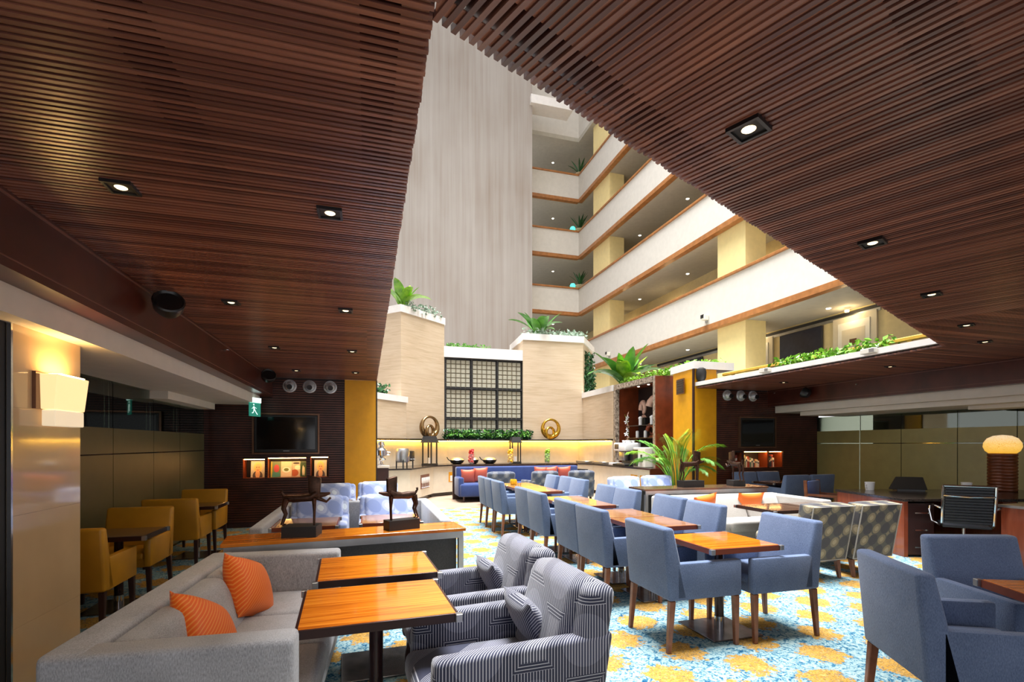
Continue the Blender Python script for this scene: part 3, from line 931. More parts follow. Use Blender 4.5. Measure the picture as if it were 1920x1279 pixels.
# cabinet ornaments
for i, (yy, zz, wh) in enumerate(((10.95, 1.62, 'at the front end'), (11.45, 1.62, 'in the middle'), (11.85, 1.62, 'at the back end'))):
    simple('white_candle', lathe(new(), [(0.045, 0), (0.045, 0.17), (0.03, 0.19), (0, 0.19)], 0, 0, 0, 12), 'white_c', 'white pillar candle %s of the lower cabinet shelf' % wh, 'candle', (6.98, yy, zz), group='candles in the display cabinet')
for i, (yy, zz, wh) in enumerate(((11.15, 1.95, 'nearer the room'), (11.7, 1.95, 'nearer the buffet'))):
    simple('white_candle', lathe(new(), [(0.045, 0), (0.045, 0.15), (0.06, 0.2), (0.02, 0.24), (0, 0.24)], 0, 0, 0, 12), 'white_c', 'white capped jar on the upper cabinet shelf, %s' % wh, 'jar', (6.98, yy, zz), group='jars in the display cabinet')
def shell(loc, rz, s, mat, label):
    t = thing('shell_ornament', label, 'ornament', loc, rz)
    bm = new()
    pts = [Vector((0, 0.30 * math.cos(a) * (1 - a / 9), 0.3 + 0.30 * math.sin(a) * (1 - a / 9))) * s for a in [k * 0.45 for k in range(14)]]
    tube(bm, pts, [0.11 * s * (1 - k / 16) for k in range(14)], 10)
    obj('shell_body', bm, mat, t, True)
    bm = new()
    hexa(bm, [(-0.02 * s, -0.25 * s, 0), (0.05 * s, -0.25 * s, 0), (0.05 * s, 0.25 * s, 0), (-0.02 * s, 0.25 * s, 0), (-0.02 * s, -0.1 * s, 0.1 * s), (0.03 * s, -0.1 * s, 0.1 * s), (0.03 * s, 0.1 * s, 0.1 * s), (-0.02 * s, 0.1 * s, 0.1 * s)])
    obj('foot', bm, mat, t)
    return t
shell((7.16, 11.45, 1.62), 0, 0.62, 'terracotta', 'terracotta spiral ornament behind the candles in the cabinet')
shell((7.1, 11.05, 2.16), 0.4, 0.9, 'pink', 'pink shell ornament at the top right of the cabinet display')
shell((7.1, 11.75, 2.16), -0.3, 0.75, 'pink', 'pale pink shell ornament at the top left of the cabinet display')
for i, (yy, zz) in enumerate(((11.05, 1.95), (11.75, 1.95))):
    simple('ornament_block', B(-0.09, 0.09, -0.12, 0.12, 0, 0.21, 0.01, 1), 'blackm', ('dark block under the right hand pink shell', 'dark block under the left hand pink shell')[i], 'block', (7.16, yy, zz))
orch = thing('orchid_spray', 'white orchid spray leaning from the left of the cabinet display', 'flower', (6.95, 12.2, CZ))
obj('stem', tube(new(), [(0, 0, 0), (0, 0.02, 0.6), (-0.05, 0.0, 1.1), (-0.12, 0.06, 1.4)], 0.008, 6), 'stem', orch)
for k in range(7):
    bm = new()
    for q in range(5):
        a = q * 2 * PI / 5
        hexa(bm, [(0, 0, -0.004), (0.05 * math.cos(a - .4), 0.05 * math.sin(a - .4), -0.004), (0.075 * math.cos(a), 0.075 * math.sin(a), 0), (0.05 * math.cos(a + .4), 0.05 * math.sin(a + .4), -0.004), (0, 0, 0.004), (0.05 * math.cos(a - .4), 0.05 * math.sin(a - .4), 0.008), (0.075 * math.cos(a), 0.075 * math.sin(a), 0.004), (0.05 * math.cos(a + .4), 0.05 * math.sin(a + .4), 0.008)])
    obj('blossom', bm, 'pink' if k % 3 == 0 else 'white_c', orch, False, (-0.06 - 0.02 * (k % 3), 0.05 * math.sin(k * 2.1), 0.75 + 0.11 * k), (0, R(-70), k))

# coffee machines on the right counter
cm = thing('coffee_machine', 'white and black coffee machine with small screen on the right counter', 'coffee machine', (6.72, 11.85, CZ))
obj('base', B(-0.26, 0.25, -0.25, 0.42, 0, 0.05, 0.008, 1), 'black', cm)
obj('drip_tray', B(-0.25, -0.06, -0.2, 0.2, 0.05, 0.075), 'steel', cm)
obj('tower', B(0.0, 0.25, -0.25, 0.40, 0.05, 0.48, 0.02, 2), 'black', cm)
obj('head', B(-0.24, 0.25, -0.22, 0.42, 0.40, 0.62, 0.04, 3), 'white_c', cm, True)
sc = obj('screen_panel', B(-0.246, -0.238, 0.12, 0.34, 0.45, 0.58), 'darkpane', cm)
obj('brew_unit', B(-0.16, -0.01, -0.02, 0.26, 0.14, 0.38, 0.02, 2), 'steel', cm, True)
for a in (-0.05, 0.05):
    obj('spout', lathe(new(), [(0.015, 0), (0.02, 0.08)], -0.1, a - 0.12, 0.30, 8), 'chrome', cm)
for i in range(6):
    simple('coffee_cup', lathe(new(), [(0.028, 0), (0.045, 0.065), (0.041, 0.065), (0.026, 0.006), (0, 0.006)], 0, 0, 0, 12), 'white_c', 'white cup on top of the coffee machine, %s of the %s row' % (('near end', 'middle', 'far end')[i // 2], ('front', 'back')[i % 2]), 'cup', (6.66 + 0.11 * (i % 2), 11.70 + 0.16 * (i // 2), CZ + 0.62), group='cups on the coffee machine')
ck = thing('milk_fridge', 'ivory milk cooler with dark slot beside the coffee machine', 'appliance', (6.72, 11.05, CZ))
obj('body', B(-0.2, 0.24, -0.32, 0.24, 0, 0.50, 0.02, 2), 'ivory', ck)
obj('door', B(-0.212, -0.2, 0.0, 0.22, 0.03, 0.44), 'black', ck)
obj('tap', B(-0.23, -0.2, -0.22, -0.08, 0.14, 0.19), 'darkpane', ck)
obj('handle', B(-0.22, -0.2, -0.2, -0.15, 0.24, 0.32), 'black', ck)
simple('jar_tray', B(-0.16, 0.16, -0.12, 0.12, 0, 0.07, 0.01, 1), 'white_c', 'low white tray at the left of the coffee machine', 'tray', (6.66, 12.45, CZ))

# things on the buffet
tst = thing('drinks_dispenser', 'steel drinks dispenser on four dark legs at the left of the buffet', 'dispenser', (0.85, 12.55, CZ), R(50))
obj('drum', lathe(new(), [(0.0, 0.0), (0.15, 0.0), (0.17, 0.05), (0.17, 0.28), (0.14, 0.34), (0.0, 0.35)], 0, 0, 0.13, 20), 'steel', tst, True)
obj('head', B(0.10, 0.36, -0.12, 0.12, 0.15, 0.42, 0.04, 2), 'black', tst, True)
for a in (0.17, 0.29):
    obj('dial', lathe(new(), [(0.03, 0), (0.03, 0.012)], a, -0.13, 0.2, 10), 'white_c', tst, rot=(0, 0, 0))
for a, b in ((-0.12, -0.1), (-0.12, 0.1), (0.3, -0.09), (0.3, 0.09)):
    obj('leg', tube(new(), [(a, b, 0), (a, b, 0.2)], 0.018, 6), 'black', tst)
def lantern(loc, rz, s, label):
    t = thing('lantern', label, 'lantern', loc, rz, 'black lanterns on the buffet')
    obj('base', B(-0.2 * s, 0.2 * s, -0.2 * s, 0.2 * s, 0, 0.05), 'blackm', t)
    for a in (-0.17, 0.17):
        for b in (-0.17, 0.17):
            obj('post', B((a - .02) * s, (a + .02) * s, (b - .02) * s, (b + .02) * s, 0.05, 0.62), 'blackm', t)
    bm = new()
    hexa(bm, [(-.23 * s, -.23 * s, .62), (.23 * s, -.23 * s, .62), (.23 * s, .23 * s, .62), (-.23 * s, .23 * s, .62), (-.16 * s, -.16 * s, .80), (.16 * s, -.16 * s, .80), (.16 * s, .16 * s, .80), (-.16 * s, .16 * s, .80)])
    obj('roof', bm, 'blackm', t)
    obj('candle', lathe(new(), [(0.05, 0), (0.05, 0.16), (0, 0.16)], 0, 0, 0.05, 12), 'white_c', t)
    return t
lantern((1.66, 13.74, CZ), R(50), 0.80, 'open black lantern at the bend of the buffet below the left ring sculpture')
lantern((4.35, 14.52, CZ), 0, 0.75, 'open black lantern on the middle of the buffet in front of the greenery')
def pan(loc, rz, s, label):
    t = thing('chafing_pan', label, 'pan', loc, rz, 'pans on the buffet')
    obj('bowl', lathe(new(), [(0.12 * s, 0), (0.18 * s, 0.03), (0.22 * s, 0.11), (0.215 * s, 0.115), (0, 0.09)], 0, 0, 0, 18), 'black', t, True)
    obj('lid', lathe(new(), [(0.21 * s, 0.115), (0.15 * s, 0.17), (0.05 * s, 0.19), (0, 0.19)], 0, 0, 0, 18), 'steel', t, True)
    obj('handle', tube(new(), [(-0.2 * s, 0, 0.08), (-0.28 * s, 0, 0.13), (-0.33 * s, 0, 0.2)], 0.014, 6), 'black', t)
pan((2.55, 14.5, CZ), 0.3, 1.0, 'black pan with steel lid at the left of the buffet')
pan((3.05, 14.55, CZ), 1.2, 0.75, 'small dark pan half hidden by the red fruit vase')
pan((3.55, 14.55, CZ), 0.2, 1.0, 'black pan with steel lid between the red and yellow vases')
def fruit_vase(x, y, mat, name, label):
    t = thing('fruit_vase', label, 'vase', (x, y, CZ), 0, 'fruit vases on the buffet')
    obj('glass', lathe(new(), [(0.075, 0), (0.10, 0.30), (0.095, 0.30), (0.07, 0.012), (0, 0.012)], 0, 0, 0, 16), 'vase', t, True)
    rnd = random.Random(x)
    fm = None
    for k in range(22):
        a = k * 2.4; z = 0.05 + 0.017 * k
        rr = rnd.uniform(0.035, 0.05)
        if fm is None:
            b = new(); bmesh.ops.create_icosphere(b, subdivisions=2, radius=0.045)
            fm = mesh_of(b, name, mat, True)
        link(name, fm, t, (rr * math.cos(a), rr * math.sin(a), z), (a, a, 0))
fruit_vase(2.93, 14.27, 'red_fruit', 'red_apple', 'glass vase heaped with red fruit on the buffet')
fruit_vase(4.12, 14.27, 'yel_fruit', 'lemon', 'glass vase filled with yellow lemons on the buffet')
fruit_vase(5.30, 14.27, 'grn_fruit', 'green_apple', 'glass vase filled with green fruit on the buffet')
def ring_sculpture(loc, rz, label, m):
    t = thing('ring_sculpture', label, 'sculpture', loc, rz, 'ring sculptures on the ledge')
    obj('large_ring', torus(new(), 0.275, 0.06, Matrix.Translation((0, 0, 0.36)), taper=-0.4), m, t, True, angle=2)
    obj('small_ring', torus(new(), 0.165, 0.045, Matrix.Translation((-0.06, -0.10, 0.215)) @ Matrix.Rotation(0.35, 4, 'Z'), taper=-0.2), m, t, True, angle=2)
    return t
M['ring'] = plain('antique_gold', srgb(150, 122, 84), 0.22, 0.95, var=0.15)
M['ring2'] = plain('bright_gold', srgb(200, 158, 60), 0.2, 0.95, var=0.15)
ring_sculpture((1.72, 14.28, LZ), R(30), 'double ring antique metal sculpture on the ledge left of the lattice', 'ring')
ring_sculpture((5.62, 14.82, LZ), R(0), 'double ring gold sculpture on the ledge right of the lattice', 'ring2')
# pedestal with silver ornament
pd = thing('pedestal', 'dark brown pedestal with pale top beside the left ochre panel', 'pedestal', (0.30, 11.15, 0))
obj('shaft', B(-0.15, 0.15, -0.15, 0.15, 0, 0.94), 'legdark', pd)
obj('cap', B(-0.17, 0.17, -0.17, 0.17, 0.94, 0.98), 'marble_w', pd)
sv = thing('silver_samovar', 'ornate polished silver urn on the dark pedestal', 'urn', (0.30, 11.15, 0.98))
obj('urn_body', lathe(new(), [(0.09, 0), (0.1, 0.02), (0.04, 0.05), (0.03, 0.1), (0.09, 0.13), (0.10, 0.16), (0.045, 0.2), (0.12, 0.23), (0.13, 0.34), (0.08, 0.38), (0.05, 0.41), (0.075, 0.45), (0.06, 0.52), (0.0, 0.54)], 0, 0, 0, 18), 'chrome', sv, True)
for a in (-1, 1):
    obj('handle', tube(new(), [(a * 0.12, 0, 0.3), (a * 0.18, 0, 0.29), (a * 0.17, 0, 0.24), (a * 0.12, 0, 0.24)], 0.012, 6), 'chrome', sv)
# serving trays right of the ledge
for i, (xx, yy) in enumerate(((6.55, 14.2), (6.68, 13.3))):
    simple('steel_tray', B(-0.18, 0.18, -0.35, 0.35, 0, 0.07, 0.01, 1), 'steel', ('steel serving tray in the far right corner of the buffet', 'steel serving tray left of the white tray by the cabinet')[i], 'tray', (xx, yy, CZ))

# ================================================================== PLANTS
def leaf_mesh(name, mat, L=1.0, w=0.11, arch=0.5, n=9, fold=0.25):
    bm = new(); th = 0.004
    rows = []
    for i in range(n + 1):
        t = i / n
        ang = R(78) - arch * t * 1.9
        if i == 0: p = Vector((0, 0, 0))
        else: p = p + Vector((math.cos(ang), 0, math.sin(ang))) * (L / n)
        ww = w * (math.sin(PI * min(1, 0.06 + t * 0.94)) ** 0.62) * (1.05 - 0.25 * t) + 0.004
        rows.append([bm.verts.new(p + Vector((0, s * ww, abs(s) * ww * fold))) for s in (-1, 0, 1)] + [bm.verts.new(p + Vector((0, s * ww, abs(s) * ww * fold - th))) for s in (-1, 0, 1)])
    for a, b in zip(rows, rows[1:]):
        for k in (0, 1):
            bm.faces.new((a[k], a[k + 1], b[k + 1], b[k])); bm.faces.new((a[k + 3], b[k + 3], b[k + 4], a[k + 4]))
        bm.faces.new((a[0], b[0], b[3], a[3])); bm.faces.new((a[2], a[5], b[5], b[2]))
    return mesh_of(bm, name, mat, True, 1.2)
def nest_fern(loc, s, label, mats, n=13, seed=1, amin=0.15, amax=0.75):
    rnd = random.Random(seed)
    t = thing('birds_nest_fern', label, 'plant', loc)
    ms = [leaf_mesh('leaf', m, 1.0, 0.15, a) for m in mats for a in (0.25, 0.5, 0.8)]
    for k in range(n):
        a = k * 2.4 + rnd.uniform(-0.2, 0.2)
        o = link('leaf', ms[k % len(ms)], t, (0, 0, 0), (0, rnd.uniform(-0.05, 0.35), a))
        o.scale = (s * rnd.uniform(0.75, 1.1),) * 3
    obj('crown', lathe(new(), [(0.0, -0.02), (0.10 * s, 0.0), (0.07 * s, 0.1 * s), (0, 0.12 * s)], 0, 0, 0, 10), 'stem', t)
    return t
nest_fern((7.25, 13.0, 3.10), 1.35, 'large bright green fern above the right low wall by the cabinet', ('leaf_bright', 'leaf_mid'), 24, 3)
nest_fern((5.55, 15.75, 4.99), 1.25, 'dark green broad leaf plant on top of the right stone pier', ('leaf_mid',), 10, 5)
nest_fern((1.0, 14.55, 5.30), 1.05, 'bright broad leaf plant on top of the left stone pier', ('leaf_bright',), 10, 9)
def greens(name, label, region_pts, mat, count, size, seed, cat='greenery'):
    rnd = random.Random(seed); bm = new()
    for _ in range(count):
        c = Vector(region_pts(rnd)); s = size * rnd.uniform(0.6, 1.3)
        d = Vector((rnd.uniform(-1, 1), rnd.uniform(-1, 1), rnd.uniform(-0.2, 1))).normalized()
        e = d.cross(Vector((rnd.uniform(-1, 1), rnd.uniform(-1, 1), rnd.uniform(-1, 1)))).normalized()
        f = d.cross(e) * 0.12 * s
        vs = [bm.verts.new(c + q) for q in (-d * s * 0.6, e * s * 0.42 + f, d * s * 0.7 - f, -e * s * 0.42 + f)]
        bm.faces.new(vs[:3]); bm.faces.new((vs[0], vs[2], vs[3]))
    o = obj(name, bm, mat)
    tag(o, label, cat); stuff(o)
    return o
def seg_region(pts, w, z0, z1):
    ls_ = [(Vector(a), Vector(b)) for a, b in zip(pts, pts[1:])]
    tot = [(b - a).length for a, b in ls_]
    def f(r):
        a, b = r.choices(ls_, tot)[0]
        p = a.lerp(b, r.random())
        return (p.x + r.uniform(-w, w), p.y + r.uniform(-w, w), r.uniform(z0, z1) if r.random() < 0.6 else r.uniform(z0, (z0 + z1) / 2))
    return f
greens('leafy_planting', 'dense green planting along the ledge below the lattice', seg_region([(2.25, 14.95), (5.0, 15.0)], 0.09, LZ + 0.02, LZ + 0.30), 'leaf_dark', 1500, 0.075, 1)
greens('leafy_planting', 'brighter leaf tips along the ledge below the lattice', seg_region([(2.3, 14.88), (4.95, 14.92)], 0.07, LZ + 0.08, LZ + 0.27), 'leaf_mid', 500, 0.07, 2)
greens('low_creeper', 'bright green creeper along the top of the cabinet and right coping', seg_region([(7.0, 12.6), (7.0, 10.3), (6.85, 9.3), (7.4, 9.05)], 0.10, 3.14, 3.30), 'leaf_bright', 700, 0.07, 3)
greens('low_creeper', 'green creeper behind the white ceiling edging below the yellow rail', seg_region([(7.05, 7.2), (7.05, 5.2)], 0.12, 2.80, 2.98), 'leaf_bright', 420, 0.07, 4)
greens('grey_leaf_shrub', 'silvery leaf shrub around the plant on the right stone pier', seg_region([(4.95, 15.35), (7.0, 15.3)], 0.16, 4.98, 5.22), 'leaf_grey', 420, 0.085, 5)
greens('grey_leaf_shrub', 'trailing silvery shrub on top of the left stone pier', seg_region([(1.1, 14.2), (2.1, 15.1)], 0.12, 5.22, 5.5), 'leaf_grey', 260, 0.08, 6)
greens('ivy_panel', 'dark climbing ivy beside the right stone pier', seg_region([(6.98, 15.2), (7.6, 15.9)], 0.10, 3.2, 4.6), 'leaf_dark', 900, 0.09, 7)
greens('pale_creeper', 'thin pale creeper on the ledge above the lattice', seg_region([(2.4, 15.35), (3.7, 15.35)], 0.08, 4.46, 4.60), 'leaf_mid', 170, 0.07, 8)
greens('shrub_tuft', 'small green tuft on the low stone wall by the ochre panel', seg_region([(0.1, 12.9), (0.5, 13.3)], 0.08, 2.75, 3.0), 'leaf_dark', 120, 0.09, 10)
# areca palm in a red pot
pal = thing('areca_palm', 'tall areca palm in a glossy red pot beside the ochre column', 'plant', (6.28, 9.05, 0))
obj('pot', lathe(new(), [(0.17, 0), (0.23, 0.36), (0.25, 0.40), (0.25, 0.44), (0.22, 0.44), (0.20, 0.40), (0, 0.40)], 0, 0, 0, 20), 'pot_red', pal, True)
def frond(name, mat, L, arch, nl=26, ll=0.30):
    bm = new(); p = Vector((0, 0, 0)); pts = [p.copy()]
    n = 12
    for i in range(n):
        ang = R(84) - arch * (i / n) ** 1.9 * 2.4
        p = p + Vector((math.cos(ang), 0, math.sin(ang))) * (L / n); pts.append(p.copy())
    tube(bm, pts, [0.013 * (1 - 0.75 * i / n) for i in range(n + 1)], 5)
    for i in range(nl):
        t = 0.52 + 0.48 * i / nl
        q = pts[min(n, int(t * n))]
        q = q.lerp(pts[min(n, int(t * n) + 1)], t * n - int(t * n))
        dr = (pts[min(n, int(t * n) + 1)] - pts[max(0, int(t * n) - 1)]).normalized()
        l = ll * (1.15 - abs(t - 0.72) * 1.6)
        for s in (-1, 1):
            d = (dr * 0.75 + Vector((0, s * 0.8, -0.15))).normalized()
            e = d.cross(Vector((0, 0, 1))).normalized() * 0.011
            a = q; m_ = q + d * l * 0.5 + Vector((0, 0, 0.01)); b = q + d * l - Vector((0, 0, l * 0.25))
            v = [bm.verts.new(x) for x in (a, m_ + e, b, m_ - e)]
            bm.faces.new(v)
    return mesh_of(bm, name, mat, False)
fms = [frond('frond', m, L, a) for m, L, a in (('leaf_mid', 1.6, 0.52), ('leaf_bright', 1.5, 0.72), ('leaf_mid', 1.35, 0.95), ('leaf_bright', 1.65, 0.34))]
for k in range(30):
    a = k * 2.4
    rr = 0.05 + 0.09 * ((k * 0.618) % 1)
    o = link('frond', fms[k % 4], pal, (rr * math.cos(a), rr * math.sin(a), 0.40), (0, random.uniform(-0.05, 0.15), a + random.uniform(-0.3, 0.3)))
    s_ = random.uniform(0.75, 1.05); o.scale = (s_, s_, s_ * 0.92)
for k in range(7):
    a = k * 0.9
    obj('cane', tube(new(), [(0.10 * math.cos(a), 0.10 * math.sin(a), 0.40), (0.13 * math.cos(a), 0.13 * math.sin(a), 0.8), (0.2 * math.cos(a), 0.2 * math.sin(a), 1.15)], [0.016, 0.013, 0.009], 6), 'stem', pal)
# agave pots on the balcony corners
agl = leaf_mesh('leaf', 'leaf_dark', 0.75, 0.045, 0.25)
for i, (z, wh) in enumerate(((15.16, 'topmost'), (12.27, 'second from the top'), (9.36, 'third from the top'))):
    t = thing('potted_agave', 'spiky green plant in a clay pot at the %s balcony corner' % wh, 'plant', (10.62, 23.75, z - 0.12), 0, 'potted plants at the balcony corners')
    obj('pot', lathe(new(), [(0.16, 0), (0.24, 0.36), (0.27, 0.40), (0.25, 0.45), (0.2, 0.42), (0, 0.42)], 0, 0, 0, 14), 'pot_clay', t, True)
    for k in range(11):
        o = link('leaf', agl, t, (0, 0, 0.4), (0, random.uniform(-0.1, 0.45), k * 2.4)); o.scale = (1.1,) * 3
    struct('balcony_stand_%s' % 'abc'[i], B(10.35, 10.9, 23.5, 24.0, z - 1.1, z - 0.12), 'balcony')
for i, (z, wh) in enumerate(((12.27, 'second from the top'), (9.36, 'third from the top'), (6.47, 'lowest'))):
    simple('teal_lamp', lathe(new(), [(0.0, 0), (0.13, 0.03), (0.15, 0.13), (0.10, 0.22), (0, 0.24)], 0, 0, 0, 12), 'teal', 'small glowing teal lamp on the %s balcony rail corner' % wh, 'lamp', (10.12, 23.52, z + 0.09), group='teal lamps on the balcony rails')

# ================================================================== FURNITURE
ORD = ['nearest', 'second', 'third', 'fourth', 'fifth', 'sixth', 'seventh', 'farthest']
def leg_bm(x, y, z1, w=0.022, w2=0.015, dx=0.0, dy=0.0):
    return hexa(new(), [(x + dx - w2, y + dy - w2, 0), (x + dx + w2, y + dy - w2, 0), (x + dx + w2, y + dy + w2, 0), (x + dx - w2, y + dy + w2, 0),
                        (x - w, y - w, z1), (x + w, y - w, z1), (x + w, y + w, z1), (x - w, y + w, z1)], 0.004, 1)
def dining_chair(name, label, cat, fab, legm, w=0.56, d=0.60, zb=0.36, za=0.62, zt=0.87, group=None):
    """faces +Y, origin on the floor"""
    t = thing(name, label, cat, (0, 0, 0), 0, group)
    hw, hd = w / 2, d / 2
    bm = new()
    hexa(bm, [(-hw, -hd, zb), (hw, -hd, zb), (hw, -hd + 0.155, zb), (-hw, -hd + 0.155, zb),
              (-hw, -hd - 0.045, zt), (hw, -hd - 0.045, zt), (hw, -hd + 0.035, zt), (-hw, -hd + 0.035, zt)], 0.022, 3)
    obj('backrest', bm, fab, t, True)
    for s in (-1, 1):
        x0, x1 = (-hw, -hw + 0.062) if s < 0 else (hw - 0.062, hw)
        bm = new()
        box(bm, x0, x1, -hd + 0.055, hd, zb, za, 0.016, 2)
        obj('arm', bm, fab, t, True)
    obj('seat_base', B(-hw + 0.055, hw - 0.055, -hd + 0.06, hd - 0.012, zb, zb + 0.07), fab, t)
    obj('seat_cushion', B(-hw + 0.062, hw - 0.062, -hd + 0.085, hd - 0.004, zb + 0.06, zb + 0.135, 0.025, 3), fab, t, True)
    for sx in (-1, 1):
        for sy in (-1, 1):
            obj('leg', leg_bm(sx * (hw - 0.03), sy * (hd - 0.035), zb, dx=sx * 0.008, dy=(-0.03 if sy < 0 else 0.0)), legm, t)
    return t
Yl = [3.25, 4.22, 4.80, 5.76, 6.30, 7.66, 8.25, 8.70]
Yr = [3.22, 4.22, 4.86, 5.80, 6.38, 7.66, 8.24, 8.80]
xr = [2.98, 2.95, 2.98, 2.98, 2.99, 3.13, 3.15, 3.08]
c0 = None
for i in range(8):
    lab = 'blue upholstered armchair, %s in the left hand row of the long dining line' % ORD[i]
    if c0 is None:
        c0 = dining_chair('dining_chair', lab, 'chair', 'blue', 'leg', group='blue chairs of the long dining line')
        c0.location = (2.30, Yl[0], 0); c0.rotation_euler = (0, 0, R(-90))
    else:
        dup(c0, (2.30, Yl[i], 0), R(-90) + random.uniform(-0.03, 0.03), lab)
for i in range(8):
    lab = 'blue upholstered armchair, %s in the right hand row of the long dining line' % ORD[i]
    dup(c0, (xr[i], Yr[i], 0), R(90) + random.uniform(-0.03, 0.03), lab)
dup(c0, (2.80, 1.72, 0), R(-117), 'blue armchair cut off at the right foreground, its back to the carpet', 'blue chairs at the right foreground table')
dup(c0, (3.60, 1.94, 0), R(162), 'blue armchair facing the camera behind the foreground table at right', 'blue chairs at the right foreground table')
# blue chairs under the right tv
dup(c0, (7.62, 8.35, 0), R(180), 'blue armchair left of its pair under the right television', 'blue chairs under the right television')
dup(c0, (8.22, 8.35, 0), R(180), 'blue armchair right of its pair under the right television', 'blue chairs under the right television')
dup(c0, (7.78, 7.78, 0), R(0), 'blue armchair seen from behind, left one before the right television table', 'blue chairs under the right television')
dup(c0, (8.40, 7.78, 0), R(0), 'blue armchair seen from behind, right one before the right television table', 'blue chairs under the right television')

# tables
def table(label, loc, rz, sx, sy, zt, top='zebra', edge='edge', group=None, pole=True, plate=True, name='square_table'):
    t = thing(name, label, 'table', loc, rz, group)
    obj('tabletop', B(-sx / 2 + 0.012, sx / 2 - 0.012, -sy / 2 + 0.012, sy / 2 - 0.012, zt - 0.03, zt, 0.002, 1), top, t)
    e = new()
    for a, b, c, d in ((-sx / 2, sx / 2, -sy / 2, -sy / 2 + 0.014), (-sx / 2, sx / 2, sy / 2 - 0.014, sy / 2), (-sx / 2, -sx / 2 + 0.014, -sy / 2, sy / 2), (sx / 2 - 0.014, sx / 2, -sy / 2, sy / 2)):
        box(e, a, b, c, d, zt - 0.042, zt - 0.003)
    obj('edge_band', e, edge, t)
    for a in (-1, 1):
        for b in (-1, 1):
            obj('corner_cap', B(a * sx / 2 - 0.017, a * sx / 2 + 0.017, b * sy / 2 - 0.017, b * sy / 2 + 0.017, zt - 0.04, zt - 0.002, 0.003, 1), 'steel', t)
    obj('under_frame', B(-sx / 2 + 0.07, sx / 2 - 0.07, -sy / 2 + 0.07, sy / 2 - 0.07, zt - 0.05, zt - 0.032), 'blackm', t)
    obj('pole', lathe(new(), [(0.034, 0.10), (0.034, zt - 0.045)], 0, 0, 0, 18), 'pole', t, True)
    obj('pole_foot', lathe(new(), [(0.037, 0.014), (0.037, 0.11)], 0, 0, 0, 18), 'chrome', t, True)
    obj('base_plate', B(-0.22, 0.22, -0.22, 0.22, 0.0, 0.014, 0.003, 1), 'plate', t)
    return t
TL = 'zebra'
table('orange zebrano table nearest the camera, beside the grey sofa', (0.045, 2.60, 0), R(2.5), 0.71, 0.63, 0.66, group='tables by the grey sofa')
table('orange zebrano table farther from the camera, beside the grey sofa', (0.06, 3.38, 0), R(2.5), 0.72, 0.63, 0.66, group='tables by the grey sofa')
ty = [3.27, 4.22, 4.83, 5.78, 6.34, 7.66, 8.26, 8.86]
for i in range(8):
    table('dining table %s in the long line between the blue chairs' % ('nearest the camera' if i == 0 else ORD[i] + ' from the front' if i < 7 else 'farthest away'), (2.645 + (0.06 if i > 4 else 0), ty[i], 0), 0, 0.60, 0.60, 0.705, 'zebra_dull' if i > 0 else 'zebra', 'edge_red', 'tables of the long dining line')
table('wooden table cut off by the right edge of the picture', (3.30, 1.42, 0), R(-24), 0.66, 0.62, 0.735, 'zebra', 'edge_red')
table('dark table between the blue chairs under the right television', (8.0, 8.05, 0), 0, 0.9, 0.55, 0.70, 'darktop', 'edge')

# ochre leather chairs by the left glass wall
y0c = dining_chair('leather_armchair', 'ochre leather armchair nearest the column by the frosted glass, seen from behind', 'chair', 'tan_leather', 'legdark', 0.57, 0.56, 0.31, 0.57, 0.81, 'ochre armchairs along the left glass wall')
y0c.location = (-2.21, 4.80, 0)
dup(y0c, (-2.21, 5.64, 0), PI, 'ochre leather armchair facing the camera across the nearer small glass wall table')
dup(y0c, (-2.21, 6.98, 0), 0, 'ochre leather armchair seen from behind, second pair along the frosted glass')
dup(y0c, (-2.21, 7.72, 0), PI, 'ochre leather armchair farthest along the frosted glass, facing the camera')
table('small dark table between the nearer pair of ochre armchairs', (-2.12, 5.22, 0), 0, 0.58, 0.52, 0.665, 'darktop', 'edge', 'tables by the glass wall')
table('small dark table between the farther pair of ochre armchairs', (-2.12, 7.34, 0), 0, 0.58, 0.52, 0.665, 'darktop', 'edge', 'tables by the glass wall')

